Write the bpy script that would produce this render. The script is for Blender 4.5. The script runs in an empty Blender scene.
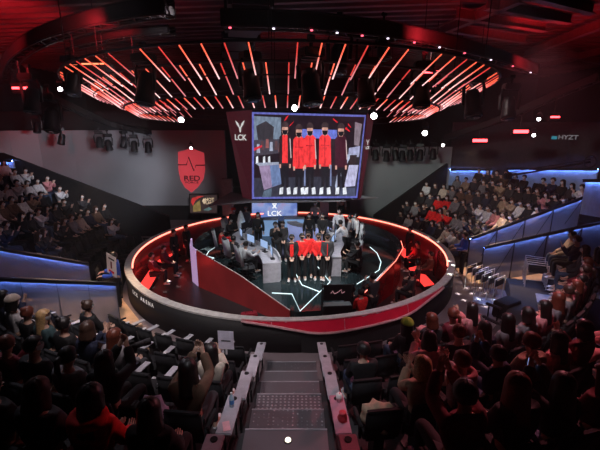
import bpy, bmesh, math, random
from mathutils import Vector, Matrix
random.seed(7)
S = bpy.context.scene
COL = S.collection
PI = math.pi
R = math.radians
F = 385.0; TH = R(14.95); H = 5.7
CT, ST = math.cos(TH), math.sin(TH)
CX, CY = -0.35, 14.83                      # centre of the round stage

def at_z(px, py, z):
    u = (px-300)/F; v = (225-py)/F
    k = (z-H)/(-ST+v*CT)
    return Vector((u*k, (CT+v*ST)*k, z))
def at_y(px, py, Y):
    u = (px-300)/F; v = (225-py)/F
    k = Y/(CT+v*ST)
    return Vector((u*k, Y, H+(-ST+v*CT)*k))
def proj(P):
    X, Y, Z = P[0], P[1], P[2]-H
    d = Y*CT-Z*ST
    if d < .2: return (-999, -999)
    return (300+F*X/d, 225-F*(Z*CT+Y*ST)/d)
def polar(r, a, z=0):
    return Vector((CX+r*math.cos(R(a)), CY+r*math.sin(R(a)), z))

# ------------------------------------------------------------------ materials
_M = {}
def mat(name, col, rough=.6, metal=0., emis=None, es=0., noise=.15, scale=8., bump=0., alpha=None, trans=0.):
    if name in _M: return _M[name]
    m = bpy.data.materials.new(name); m.use_nodes = True
    nt = m.node_tree; b = nt.nodes['Principled BSDF']
    b.inputs['Roughness'].default_value = rough
    b.inputs['Metallic'].default_value = metal
    b.inputs['Base Color'].default_value = (*col, 1)
    if noise > 0:
        tc = nt.nodes.new('ShaderNodeTexCoord')
        n = nt.nodes.new('ShaderNodeTexNoise'); n.inputs['Scale'].default_value = scale
        n.inputs['Detail'].default_value = 3
        nt.links.new(tc.outputs['Object'], n.inputs['Vector'])
        r = nt.nodes.new('ShaderNodeValToRGB')
        r.color_ramp.elements[0].position = .3; r.color_ramp.elements[1].position = .7
        r.color_ramp.elements[0].color = (*[c*(1-noise) for c in col], 1)
        r.color_ramp.elements[1].color = (*[min(1, c*(1+noise)) for c in col], 1)
        nt.links.new(n.outputs['Fac'], r.inputs['Fac'])
        nt.links.new(r.outputs['Color'], b.inputs['Base Color'])
        if bump > 0:
            bp = nt.nodes.new('ShaderNodeBump'); bp.inputs['Strength'].default_value = bump
            nt.links.new(n.outputs['Fac'], bp.inputs['Height'])
            nt.links.new(bp.outputs['Normal'], b.inputs['Normal'])
    if emis:
        b.inputs['Emission Color'].default_value = (*emis, 1)
        b.inputs['Emission Strength'].default_value = es
    if alpha is not None: b.inputs['Alpha'].default_value = alpha
    if trans: b.inputs['Transmission Weight'].default_value = trans
    _M[name] = m
    return m
def glow(name, col, s):
    return mat(name, tuple(c*.3 for c in col), .5, 0, col, s, noise=0)
def paint(name, col):                       # what a lit display gives off, with the unevenness of the filmed picture
    fresh = 'display_'+name not in _M
    m = mat('display_'+name, (0, 0, 0), .4, 0, col, 1.0, noise=0)
    if fresh:
        nt = m.node_tree; b = nt.nodes['Principled BSDF']
        tc = nt.nodes.new('ShaderNodeTexCoord'); mp_ = nt.nodes.new('ShaderNodeMapping'); mp_.inputs['Scale'].default_value = (1, 1, .45)
        n = nt.nodes.new('ShaderNodeTexNoise'); n.inputs['Scale'].default_value = 9; n.inputs['Detail'].default_value = 4
        r = nt.nodes.new('ShaderNodeMapRange'); r.inputs['From Min'].default_value = .3; r.inputs['From Max'].default_value = .7; r.inputs['To Min'].default_value = .75; r.inputs['To Max'].default_value = 1.4
        nt.links.new(tc.outputs['Object'], mp_.inputs[0]); nt.links.new(mp_.outputs[0], n.inputs['Vector']); nt.links.new(n.outputs['Fac'], r.inputs['Value']); nt.links.new(r.outputs[0], b.inputs['Emission Strength'])
    return m

black = mat('black_metal', (.012, .011, .013), .45, .3)
blackp = mat('black_paint', (.012, .011, .012), .7)
charcoal = mat('charcoal', (.04, .04, .045), .6)
darkfloor = mat('arena_floor', (.20, .155, .165), .55, noise=.12, scale=1.2, bump=.05)
tierm = mat('tier_floor', (.035, .032, .036), .8, scale=3)
deckm = mat('stage_deck', (.02, .034, .038), .10, noise=.2, scale=2)
pitm = mat('pit_floor', (.02, .018, .02), .4)
greywall = mat('grey_wall', (.36, .36, .385), .85, noise=.14, scale=.35, bump=.03)
grey = mat('light_grey_laminate', (.42, .41, .46), .45)
panelgrey = mat('desk_panel', (.40, .42, .48), .35)
silver = mat('brushed_rim', (.7, .68, .66), .4, .1)
pinkrim = mat('pink_rim', (.75, .42, .45), .4, .2)
redgloss = mat('red_gloss', (.16, .006, .012), .25, noise=.3, scale=1.5)
redpanel = mat('red_banner', (.45, .01, .03), .3, 0, (1, .02, .07), .10, noise=.2, scale=2)
redglass = mat('red_glass', (.22, .025, .03), .3, 0, (.9, .08, .08), .05, noise=.25, scale=1.3)
glassd = mat('dark_glass', (.03, .06, .065), .08, .2, noise=0, alpha=.55)
redled = glow('red_led', (1, .20, .14), 4)
whiteled = glow('white_led', (.75, .95, 1), 1.4)
blueled = glow('blue_led', (.18, .34, 1), 60)
seatm = mat('seat_fabric', (.007, .007, .009), .85, noise=.3, scale=30)
skin = [mat('skin_a', (.62, .38, .29), .5, noise=.05), mat('skin_b', (.52, .31, .23), .5, noise=.05)]
hairc = {'black': mat('hair_black', (.012, .009, .009), .4, noise=.4, scale=60), 'dark brown': mat('hair_brown', (.05, .025, .017), .4, noise=.4, scale=60),
         'auburn': mat('hair_auburn', (.14, .035, .02), .4, noise=.4, scale=60), 'blond': mat('hair_blond', (.50, .32, .15), .4, noise=.4, scale=60)}
maskm = {'white': mat('mask_white', (.8, .8, .82), .7, noise=0), 'black': mat('mask_black', (.02, .02, .02), .7, noise=0)}
cloth = {}
for n, c in {'black': (.012, .012, .014), 'charcoal': (.035, .035, .04), 'grey': (.22, .21, .23), 'white': (.72, .70, .72), 'cream': (.60, .50, .42),
             'red': (.85, .02, .02), 'navy': (.015, .02, .05), 'blue': (.03, .10, .55), 'brown': (.13, .07, .045), 'pink': (.70, .28, .30),
             'beige': (.42, .30, .21), 'green': (.03, .14, .10), 'maroon': (.16, .012, .025), 'lilac': (.4, .34, .5), 'denim': (.06, .09, .16), 'teal': (.05, .10, .11), 'lime': (.32, .5, .06)}.items():
    cloth[n] = mat('cloth_'+n, c, .85, noise=.18, scale=14, bump=.15)

# ------------------------------------------------------------------ mesh building
class MB:
    def __init__(s): s.v = []; s.f = []; s.mi = []; s.mats = []
    def m(s, mt):
        if mt not in s.mats: s.mats.append(mt)
        return s.mats.index(mt)
    def add(s, vs, fs, mt):
        b = len(s.v); i = s.m(mt); s.v += [tuple(x) for x in vs]
        for f in fs: s.f.append(tuple(b+q for q in f)); s.mi.append(i)
        return s
    def box(s, c, d, mt, rz=0, rx=0, bev=0):
        x, y, z = d[0]/2, d[1]/2, d[2]/2
        M = Matrix.Translation(c) @ Matrix.Rotation(rz, 4, 'Z') @ Matrix.Rotation(rx, 4, 'X')
        if bev > 0:
            bm = bmesh.new(); bmesh.ops.create_cube(bm, size=1)
            bmesh.ops.scale(bm, vec=Vector(d), verts=bm.verts)
            bmesh.ops.bevel(bm, geom=bm.edges[:], offset=bev, segments=2, affect='EDGES')
            bm.verts.ensure_lookup_table(); bm.verts.index_update()
            s.add([M @ v.co for v in bm.verts], [[v.index for v in f.verts] for f in bm.faces], mt); bm.free(); return s
        vs = [M @ Vector((a*x, b*y, e*z)) for a in (-1, 1) for b in (-1, 1) for e in (-1, 1)]
        return s.add(vs, [(0, 1, 3, 2), (4, 6, 7, 5), (0, 4, 5, 1), (2, 3, 7, 6), (0, 2, 6, 4), (1, 5, 7, 3)], mt)
    def tube(s, pts, r, mt, n=8, closed=False):
        pts = [Vector(p) for p in pts]; N = len(pts); rings = []
        rr = r if isinstance(r, (list, tuple)) else [r]*N
        for i, p in enumerate(pts):
            a = pts[(i-1) % N] if (closed or i > 0) else p
            b = pts[(i+1) % N] if (closed or i < N-1) else p
            t = (b-a).normalized()
            up = Vector((0, 0, 1)) if abs(t.z) < .95 else Vector((1, 0, 0))
            x = t.cross(up).normalized(); y = x.cross(t).normalized()
            rings.append([p+x*math.cos(2*PI*k/n)*rr[i]+y*math.sin(2*PI*k/n)*rr[i] for k in range(n)])
        vs = [v for q in rings for v in q]; fs = []
        for i in range(N if closed else N-1):
            j = (i+1) % N
            for k in range(n):
                fs.append((i*n+k, i*n+(k+1) % n, j*n+(k+1) % n, j*n+k))
        if not closed:
            fs.append(tuple(range(n))[::-1]); fs.append(tuple((N-1)*n+k for k in range(n)))
        return s.add(vs, fs, mt)
    def lathe(s, prof, mt, c=(0, 0, 0), n=16, M=None):
        vs = []; M = M or Matrix.Translation(c)
        for r, z in prof:
            for k in range(n): vs.append(M @ Vector((r*math.cos(2*PI*k/n), r*math.sin(2*PI*k/n), z)))
        fs = []
        for i in range(len(prof)-1):
            for k in range(n): fs.append((i*n+k, i*n+(k+1) % n, (i+1)*n+(k+1) % n, (i+1)*n+k))
        fs.append(tuple(range(n))[::-1]); fs.append(tuple((len(prof)-1)*n+k for k in range(n)))
        return s.add(vs, fs, mt)
    def prism(s, poly, z0, z1, mt):          # poly: xy points; z1 may be a list
        n = len(poly)
        z1 = z1 if isinstance(z1, list) else [z1]*n
        vs = [(p[0], p[1], z0) for p in poly]+[(p[0], p[1], z1[i]) for i, p in enumerate(poly)]
        fs = [tuple(range(n))[::-1], tuple(range(n, 2*n))]+[(i, (i+1) % n, n+(i+1) % n, n+i) for i in range(n)]
        return s.add(vs, fs, mt)
    def wall(s, pts, z0, z1, t, mt):         # upright slab along a plan polyline, thickness t to its inner side
        n = len(pts); pts = [Vector((p[0], p[1], 0)) for p in pts]; off = []
        for i in range(n):
            d = (pts[min(i+1, n-1)]-pts[max(i-1, 0)]).normalized(); off.append(pts[i]+Vector((-d.y, d.x, 0))*t)
        z0 = z0 if isinstance(z0, list) else [z0]*n; z1 = z1 if isinstance(z1, list) else [z1]*n
        vs = []
        for i in range(n):
            vs += [(pts[i].x, pts[i].y, z0[i]), (pts[i].x, pts[i].y, z1[i]), (off[i].x, off[i].y, z1[i]), (off[i].x, off[i].y, z0[i])]
        fs = []
        for i in range(n-1):
            a, b = 4*i, 4*i+4
            for k in range(4): fs.append((a+k, a+(k+1) % 4, b+(k+1) % 4, b+k))
        fs += [(0, 3, 2, 1), (4*n-4, 4*n-3, 4*n-2, 4*n-1)]
        return s.add(vs, fs, mt)
    def build(s, name, parent=None, smooth=False, loc=None):
        me = bpy.data.meshes.new(name); me.from_pydata(s.v, [], s.f)
        for q in s.mats: me.materials.append(q)
        me.polygons.foreach_set('material_index', s.mi)
        if smooth: me.polygons.foreach_set('use_smooth', [True]*len(me.polygons))
        bm = bmesh.new(); bm.from_mesh(me); bmesh.ops.recalc_face_normals(bm, faces=bm.faces); bm.to_mesh(me); bm.free()
        o = bpy.data.objects.new(name, me); COL.objects.link(o)
        if parent: o.parent = parent
        if loc is not None: o.location = loc
        return o
def arc(r, a0, a1, n, z=0, c=None):
    c = c or (CX, CY)
    return [Vector((c[0]+r*math.cos(R(a0+(a1-a0)*i/n)), c[1]+r*math.sin(R(a0+(a1-a0)*i/n)), z)) for i in range(n+1)]
def tag(o, label=None, cat=None, group=None, kind=None):
    if label: o['label'] = label
    if cat: o['category'] = cat
    if group: o['group'] = group
    if kind: o['kind'] = kind
    return o
def empty(name, loc=(0, 0, 0), rz=0, label=None, cat=None, group=None):
    o = bpy.data.objects.new(name, None); COL.objects.link(o); o.location = loc; o.rotation_euler = (0, 0, rz)
    return tag(o, label, cat, group)
def struct(name, mb, **k): return tag(mb.build(name, **k), kind='structure')
def copy_tree(o, parent=None):
    c = o.copy(); COL.objects.link(c); c.parent = parent
    for k in KIDS.get(o.name, []): copy_tree(k, c)
    return c
KIDS = {}
def note_kids(o):
    KIDS[o.name] = list(o.children)
    for k in o.children: note_kids(k)
def drop(o):
    for k in list(o.children): drop(k)
    bpy.data.objects.remove(o)
def setmat(o, i, m):
    o.material_slots[i].link = 'OBJECT'; o.material_slots[i].material = m
def text(name, body, size, M, mt, parent, ext=.004):
    cu = bpy.data.curves.new(name, 'FONT'); cu.body = body; cu.size = size; cu.extrude = ext; cu.offset = size*.02
    cu.align_x = 'CENTER'; cu.align_y = 'CENTER'
    t = bpy.data.objects.new(name+'_tmp', cu); COL.objects.link(t)
    dg = bpy.context.evaluated_depsgraph_get()
    me = bpy.data.meshes.new_from_object(t.evaluated_get(dg)); bpy.data.objects.remove(t)
    me.materials.clear(); me.materials.append(mt); me.transform(M)
    o = bpy.data.objects.new(name, me); COL.objects.link(o); o.parent = parent
    return o
def facing(loc, face_rz=0, sx=1, sz=1):      # text plane upright, read from -Y
    return Matrix.Translation(loc) @ Matrix.Rotation(face_rz, 4, 'Z') @ Matrix.Rotation(PI/2, 4, 'X') @ Matrix.Diagonal((sx, sz, 1, 1))

# ------------------------------------------------------------------ people
def skinmesh(name, V, E, rad, sub=2):
    me = bpy.data.meshes.new(name+'_t'); me.from_pydata([tuple(v) for v in V], E, [])
    o = bpy.data.objects.new(name+'_t', me); COL.objects.link(o)
    o.modifiers.new('s', 'SKIN').use_smooth_shade = True
    if not me.skin_vertices:
        bpy.context.view_layer.objects.active = o
        bpy.ops.mesh.customdata_skin_add()
    for i, sv in enumerate(me.skin_vertices[0].data):
        r = rad[i]; sv.radius = r if isinstance(r, tuple) else (r, r)
        sv.use_root = (i == 0)
    ss = o.modifiers.new('u', 'SUBSURF'); ss.levels = sub; ss.render_levels = sub
    bpy.context.view_layer.update()
    dg = bpy.context.evaluated_depsgraph_get()
    out = bpy.data.meshes.new_from_object(o.evaluated_get(dg)); out.name = name
    bpy.data.objects.remove(o); bpy.data.meshes.remove(me)
    out.polygons.foreach_set('use_smooth', [True]*len(out.polygons))
    return out
def ik(a, t, l1, l2, hint):
    d = t-a; L = min(d.length, (l1+l2)*.995); d = d.normalized(); t = a+d*L
    x = (l1*l1-l2*l2+L*L)/(2*L); h = math.sqrt(max(0, l1*l1-x*x))
    n = (hint-d*hint.dot(d)).normalized()
    return a+d*x+n*h, t
class Sk:
    def __init__(s): s.V = []; s.E = []; s.r = []
    def p(s, co, r, par=None):
        s.V.append(Vector(co)); s.r.append(r); i = len(s.V)-1
        if par is not None: s.E.append((par, i))
        return i
POSES = {
 'lap':   dict(sit=1, hands=[(-.10, .30, .62), (.10, .30, .62)]),
 'clap':  dict(sit=1, hands=[(-.03, .30, .98), (.03, .30, .98)]),
 'phone': dict(sit=1, hands=[(-.05, .34, 1.20), (.06, .34, 1.20)]),
 'desk':  dict(sit=1, hands=[(-.18, .45, .80), (.18, .45, .80)], lean=.10),
 'stand': dict(sit=0, hands=[(-.25, .03, .86), (.25, .03, .86)]),
 'front': dict(sit=0, hands=[(-.07, .18, .95), (.07, .18, .95)]),
 'hold':  dict(sit=0, hands=[(-.20, .34, 1.15), (.18, .34, 1.15)]),
 'camera':dict(sit=0, hands=[(-.10, .28, 1.45), (.12, .25, 1.40)]),
 'leanover': dict(sit=0, hands=[(-.20, .62, 1.0), (.22, .62, 1.0)], lean=.34),
}
def skeleton(pose, yaw):
    P = POSES[pose]; lean = P.get('lean', 0); k = Sk(); J = {}
    z0 = .52 if P['sit'] else .95
    def sp(h): return Vector((0, lean*(h/.62)**1.3 - (.03 if P['sit'] else 0)*min(1, h*3), z0+h*(1-lean*.35)))
    J['pel'] = k.p((0, 0, z0), (.125, .125)); J['waist'] = k.p(sp(.18), .115, J['pel'])
    J['chest'] = k.p(sp(.38), .135, J['waist']); J['collar'] = k.p(sp(.49), .075, J['chest'])
    J['neck'] = k.p(sp(.55), .048, J['collar'])
    nb = sp(.55); hb = nb+Vector((0, .02, .07)); hc = nb+Vector((0, .025, .155))
    rot = Matrix.Rotation(yaw, 3, 'Z')
    J['jaw'] = k.p(hb, .066, J['neck']); J['skull'] = k.p(hc, .086, J['jaw']); J['top'] = k.p(hc+Vector((0, -.005, .062)), .052, J['skull'])
    J['nose'] = k.p(hb+rot @ Vector((0, .082, .055)), .014, J['jaw'])
    for s in (-1, 1): k.p(hc+rot @ Vector((s*.086, 0, -.02)), .014, J['skull'])
    hcv = hc
    # arms
    for s, nm in ((-1, 'l'), (1, 'r')):
        sh = sp(.46)+Vector((s*.175, 0, 0)); tgt = Vector(P['hands'][0 if s < 0 else 1])
        el, wr = ik(sh, tgt, .285, .25, Vector((s*.5, -.25, -1)))
        a = k.p(sh, .056, J['chest']); b = k.p((sh+el)/2, .047, a); e = k.p(el, .040, b); g = k.p((el+wr)/2, .036, e); w = k.p(wr, .026, g)
        d = (wr-el).normalized(); side = Vector((1, 0, 0)) if abs(d.x) < .8 else Vector((0, 1, 0))
        side = (side-d*side.dot(d)).normalized(); nrm = d.cross(side)
        if nrm.y < 0 and pose in ('phone', 'camera', 'hold', 'clap'): nrm = -nrm
        pm = k.p(wr+d*.045, (.030, .018), w)
        for q in range(4):
            off = side*(q-1.5)*.021; L = [.075, .085, .08, .06][q]*.4; cur = .35 if pose != 'clap' else .1
            a0 = wr+d*.085+off; f0 = k.p(a0, .011, pm); pr = a0; dd = d.copy(); f = f0
            for t in range(3):
                dd = (dd*math.cos(cur)-nrm*math.sin(cur)).normalized(); pr = pr+dd*L; f = k.p(pr, .0095-.001*t, f)
        th = wr+d*.02+side*(-s)*.032; f = k.p(th, .012, pm); k.p(th+(d*.6+side*(-s)*.6).normalized()*.04, .010, f)
        J['sh'+nm] = a; J['ua'+nm] = b; J['el'+nm] = e; J['fa'+nm] = g; J['wr'+nm] = w
    for s, nm in ((-1, 'l'), (1, 'r')):
        hp = k.p((s*.092, .01, z0-.03), .088, J['pel'])
        if P['sit']: kn, an, to = (s*.115, .45, .53), (s*.12, .43, .10), (s*.13, .57, .045)
        else: kn, an, to = (s*.10, .025, .50), (s*.105, 0, .095), (s*.125, .14, .04)
        th = k.p((Vector((s*.092, .01, z0-.03))+Vector(kn))/2, .076, hp)
        kk = k.p(kn, .058, th); cf = k.p((Vector(kn)*.62+Vector(an)*.38), .052, kk); aa = k.p(an, .036, cf); t = k.p(to, .034, aa)
        k.p(Vector(an)+Vector((0, -.04, -.055)), .03, aa)
        J['hp'+nm] = hp; J['th'+nm] = th; J['kn'+nm] = kk; J['cf'+nm] = cf; J['an'+nm] = aa; J['to'+nm] = t
    return k, J, hcv
def sub_skin(name, k, keep, add, sub=2, tweak=None):
    idx = {i: n for n, i in enumerate(keep)}
    V = [k.V[i] for i in keep]; E = [(idx[a], idx[b]) for a, b in k.E if a in idx and b in idx]
    r = []
    for i in keep:
        q = k.r[i]; q = q if isinstance(q, tuple) else (q, q); e = add+(tweak or {}).get(i, 0); r.append((q[0]+e, q[1]+e))
    return skinmesh(name, V, E, r, sub)
def cap_mesh(name, c, yaw, style, mt, rad=.114):
    """hair or a hat: a closed cap round the skull, long styles drape down the back"""
    n = 28; rows = 9; vs = []; fs = []
    rot = Matrix.Rotation(yaw, 3, 'Z')
    drapes = {'long': .30, 'bob': .13, 'tail': .0}.get(style, 0)
    nd = 6 if drapes else 0
    def ring(layer):
        out = []
        for j in range(rows+1+nd):
            for i in range(n):
                az = 2*PI*i/n; back = (1-math.cos(az))/2         # 0 at the face, 1 at the nape
                pm = R(58)+(R(118)-R(58))*min(1, max(0, (back-.16)/.3)) if style != 'hat' else R(82)
                if drapes: pm = R(58)+(R(100)-R(58))*min(1, max(0, (back-.16)/.2))
                t = min(j, rows)/rows; ph = pm*t
                rr = (rad if layer == 0 else rad*.86)*(1+.02*math.sin(az*9)+.015*math.sin(az*5+ph*4))
                p = Vector((rr*.93*math.sin(ph)*math.sin(az), rr*1.04*math.sin(ph)*math.cos(az), rr*1.02*math.cos(ph)))
                if j > rows and back > .2:
                    q = (j-rows)/nd; w = min(1, (back-.2)/.15)
                    p.z -= drapes*q*w; p.x *= 1+.25*q*w; p.y -= .03*q*w; p.z += .012*math.sin(az*7)*q
                out.append(c+rot @ p)
        return out
    A = ring(0); B = ring(1); vs = A+B; m = len(A); J = rows+nd
    for j in range(J):
        for i in range(n):
            a, b = j*n+i, j*n+(i+1) % n
            fs.append((a, b, b+n, a+n)); fs.append((m+a, m+a+n, m+b+n, m+b))
    for i in range(n):
        a, b = J*n+i, J*n+(i+1) % n; fs.append((a, b, m+b, m+a))
    if style == 'tail':
        pass
    mb = MB(); mb.add(vs, fs, mt)
    if style == 'bun': mb.lathe([(.001, -.05), (.035, -.035), (.05, 0), (.035, .035), (.001, .05)], mt, n=12, M=Matrix.Translation(c+rot @ Vector((0, -.07, .085))))
    if style == 'tail': mb.tube([c+rot @ Vector(q) for q in ((0, -.10, .03), (0, -.16, .0), (0, -.17, -.12), (0, -.15, -.25))], [.03, .04, .035, .01], mt)
    return mb
def face_patch(c, yaw, mt, rad=.097):
    rot = Matrix.Rotation(yaw, 3, 'Z'); vs = []; fs = []; n = 8; m = 5
    for lay in (1.0, .9):
        for j in range(m):
            for i in range(n):
                az = R(-62+124*i/(n-1)); ph = R(94+50*j/(m-1))
                rr = rad*lay*(1+.16*math.exp(-(az/.4)**2)*(1 if j < 4 else .6))
                vs.append(c+rot @ Vector((rr*.88*math.sin(ph)*math.sin(az), rr*math.sin(ph)*math.cos(az), rr*1.18*math.cos(ph)+.01)))
    for j in range(m-1):
        for i in range(n-1):
            a = j*n+i; b = a+n*m
            fs += [(a, a+1, a+n+1, a+n), (b, b+n, b+n+1, b+1)]
    mb = MB(); return mb.add(vs, fs, mt)
PROTO = {}; HEADC = {}
def proto_person(pose, hair, yaw=0., hood=False, hat=False):
    key = (pose, hair, yaw, hood, hat)
    if key in PROTO: return PROTO[key]
    bkey = (pose, yaw)
    if bkey not in HEADC:
        k, J, hc = skeleton(pose, yaw)
        body = sub_skin('person_body', k, list(range(len(k.V))), 0, 2)
        arms = [J[a+b] for b in 'lr' for a in ('sh', 'ua', 'el', 'fa', 'wr')]
        jk = sub_skin('jacket', k, [J['pel'], J['waist'], J['chest'], J['collar'], J['hpl'], J['hpr']]+arms, .026, 2, {J['pel']: .012, J['wrl']: .004, J['wrr']: .004, J['fal']: .005, J['far']: .005})
        tr = sub_skin('trousers', k, [J['pel']]+[J[a+b] for b in 'lr' for a in ('hp', 'th', 'kn', 'cf', 'an')], .012, 2)
        sh = MB()
        for b in 'lr':
            a, t = k.V[J['an'+b]], k.V[J['to'+b]]
            sh.box((a+t)/2+Vector((0, 0, -.02)), (.095, .27, .075), cloth['white'], bev=.03)
        sh.box((-9, -9, -9), (.001, .001, .001), cloth['white']) if False else None
        HEADC[bkey] = (body, jk, tr, sh, hc)
    body, jk, tr, sh, hc = HEADC[bkey]
    o = bpy.data.objects.new('person', body)
    COL.objects.link(o)
    if not body.materials: body.materials.append(skin[0])
    def ch(nm, me, mt):
        if isinstance(me, MB): c = me.build(nm, smooth=True)
        else:
            if not me.materials: me.materials.append(mt)
            c = bpy.data.objects.new(nm, me); COL.objects.link(c)
        c.parent = o; return c
    ch('jacket', jk, cloth['black']); ch('trousers', tr, cloth['black'])
    if not isinstance(sh, MB): ch('shoes', sh, cloth['white'])
    else:
        c = ch('shoes', sh, None); HEADC[bkey] = (body, jk, tr, c.data, hc)
    ch('hair', cap_mesh('hair', hc, yaw, hair, hairc['black']), None)
    ch('face_mask', face_patch(hc, yaw, maskm['white']), None)
    if hood:
        h = MB(); c = hc+Vector((0, -.06, -.16))
        h.tube([c+Vector((.13*math.cos(q), .095*math.sin(q), .02*math.sin(q))) for q in [2*PI*i/14 for i in range(14)]], .045, cloth['white'], closed=True)
        ch('hood', h, None)
    if hat: ch('beanie', cap_mesh('beanie', hc+Vector((0, 0, .01)), yaw, 'hat', cloth['red'], .124), None)
    note_kids(o); PROTO[key] = o
    return o
def person(loc, face, pose='lap', hair='short', hc='black', top='black', legs='black', mask='white', yaw=0., hood=False, hat=None, sc=1., label=None, group=None, shoes=None, hoodc=None, full=True):
    p = proto_person(pose, hair, yaw, hood, bool(hat))
    o = p.copy(); COL.objects.link(o); o.parent = None
    o.location = loc; o.rotation_euler = (0, 0, face-PI/2); o.scale = (sc, sc, sc)
    setmat(o, 0, random.choice(skin))
    for kid in KIDS[p.name]:
        nm = kid.name.split('.')[0]
        if not full and nm in ('shoes',): continue
        if nm == 'face_mask' and not mask: continue
        c = kid.copy(); COL.objects.link(c); c.parent = o
        m = {'jacket': cloth[top], 'trousers': cloth[legs], 'shoes': cloth[shoes or 'white'], 'hair': hairc[hc], 'face_mask': maskm.get(mask), 'hood': cloth[hoodc or top], 'beanie': cloth[hat or 'red']}[nm]
        setmat(c, 0, m)
    tag(o, label, 'person', group)
    return o

# ------------------------------------------------------------------ world, camera
w = bpy.data.worlds.new('hall_air'); S.world = w; w.use_nodes = True
w.node_tree.nodes['Background'].inputs[0].default_value = (.55, .35, .45, 1)
w.node_tree.nodes['Background'].inputs[1].default_value = .022
cam = bpy.data.cameras.new('camera'); co = bpy.data.objects.new('camera', cam); COL.objects.link(co)
cam.sensor_width = 36; cam.lens = 36*F/600; co.location = (0, 0, H); co.rotation_euler = (PI/2-TH, 0, 0); S.camera = co
cam.clip_start = .05
S.view_settings.view_transform = 'Standard'; S.view_settings.look = 'None'; S.view_settings.gamma = 1; S.view_settings.exposure = 0
S.view_settings.use_curve_mapping = False
S.cycles.use_denoising = True; S.cycles.max_bounces = 4; S.cycles.diffuse_bounces = 2; S.cycles.glossy_bounces = 2
S.cycles.transparent_max_bounces = 6; S.cycles.sample_clamp_indirect = 3; S.cycles.caustics_reflective = False; S.cycles.caustics_refractive = False

def light(name, kind, loc, target, energy, col=(1, 1, 1), size=.2, angle=60, blend=.5):
    d = bpy.data.lights.new(name, kind); d.energy = energy; d.color = col
    if kind == 'SPOT': d.spot_size = R(angle); d.spot_blend = blend; d.shadow_soft_size = size
    elif kind == 'AREA': d.size = size
    else: d.shadow_soft_size = size
    o = bpy.data.objects.new(name, d); COL.objects.link(o); o.location = loc
    dv = Vector(target)-Vector(loc); o.rotation_euler = dv.to_track_quat('-Z', 'Y').to_euler()
    return o

# ------------------------------------------------------------------ room shell
PIT = -.5
fl = MB(); n = 72
ringo = arc(6.1, 0, 360, n)[:-1]
outer = [(-20, -4), (20, -4), (20, 35), (-20, 35)]
# floor outside the round pit: ring of quads out to a square
vs = [(p.x, p.y, 0) for p in ringo]; vo = []
for i in range(n):
    a = 2*PI*i/n; dx, dy = math.cos(a), math.sin(a); k = 21/max(abs(dx), abs(dy)); vo.append((CX+dx*k, CY+dy*k, 0))
fl.add(vs+vo, [(i, (i+1) % n, n+(i+1) % n, n+i) for i in range(n)], darkfloor)
fl.add([(p.x, p.y, PIT) for p in ringo], [tuple(range(n))], pitm)
struct('floor', fl)
cz = 9.0
c = MB(); c.box((0, 15, cz+.6), (44, 42, .1), blackp)
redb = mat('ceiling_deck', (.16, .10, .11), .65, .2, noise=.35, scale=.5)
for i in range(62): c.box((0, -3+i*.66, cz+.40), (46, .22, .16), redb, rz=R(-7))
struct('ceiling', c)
b = MB(); b.box((0, 35, 4.5), (44, .2, 10.5), blackp); struct('wall_back', b)
b = MB(); b.box((-18.6, 15, 4.5), (.2, 42, 10.5), blackp); struct('wall_left', b)
b = MB(); b.box((20.4, 15, 4.5), (.2, 42, 10.5), blackp); struct('wall_right', b)
b = MB(); b.box((0, -4.6, 4.5), (44, .2, 10.5), blackp); struct('wall_front', b)
# grey projection walls behind both banks
WY = 22.5
b = MB(); ptsL = [(-16.15, 20.6), (-15.9, 21.6), (-14.8, 22.3), (-13, WY), (-4.3, WY)]
b.wall(ptsL, [1.0]*3+[.9, .9], [5.25]*5, .2, greywall)
o = struct('wall_rear_left', b)
b = MB(); b.box((-8.0, WY+.15, .9), (4.0, .2, 1.9), blackp); struct('trim_1', b)
b = MB(); b.wall([(3.0, WY+.1), (8.6, WY-.4)], 0, 4.35, .2, greywall); struct('wall_rear_right', b)
pw = mat('plum_wall', (.055, .04, .05), .8)
b = MB(); b.wall([(8.7, 22.6), (14.5, 21.2), (19, 14)], 0, 5.7, .2, pw); b.wall([(19, 14), (20, 2)], 0, 5.7, .2, pw)
struct('wall_side_right', b)
# soffits: the dark band above the lit walls
b = MB(); b.wall([(-18.5, 22.9), (-2, 22.9)], 5.2, 6.3, .3, blackp); b.wall([(2.5, 22.9), (9, 22.6), (19.5, 14)], 4.35 if False else 4.4, 6.3, .1, blackp) if False else None
struct('trim_2', b)

# ---- tiers
P_F, RISE, R0, RF = 1.17, .45, 6.75, 7.15
def tier(name, a0, a1, rows, pitch, rise, base, clipY=None):
    mb = MB()
    for k in range(rows):
        r0 = R0-.42+k*pitch; r1 = r0+pitch; z = base+k*rise
        if z < .02: continue
        nn = max(6, int(abs(a1-a0)/4))
        A = arc(r0, a0, a1, nn); B = arc(r1 if k < rows-1 else r1+.6, a0, a1, nn)
        poly = A+B[::-1]
        vs = [(p.x, p.y, -.02) for p in poly]+[(p.x, p.y, z) for p in poly]; N = len(poly); fs = []
        for i in range(nn): fs.append((N+i, N+i+1, 2*N-2-i, 2*N-1-i))
        for i in range(N): fs.append((i, (i+1) % N, N+(i+1) % N, N+i))
        mb.add(vs, fs, tierm)
    return struct(name, mb)
AIX0, AIX1 = -.79, .39
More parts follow.
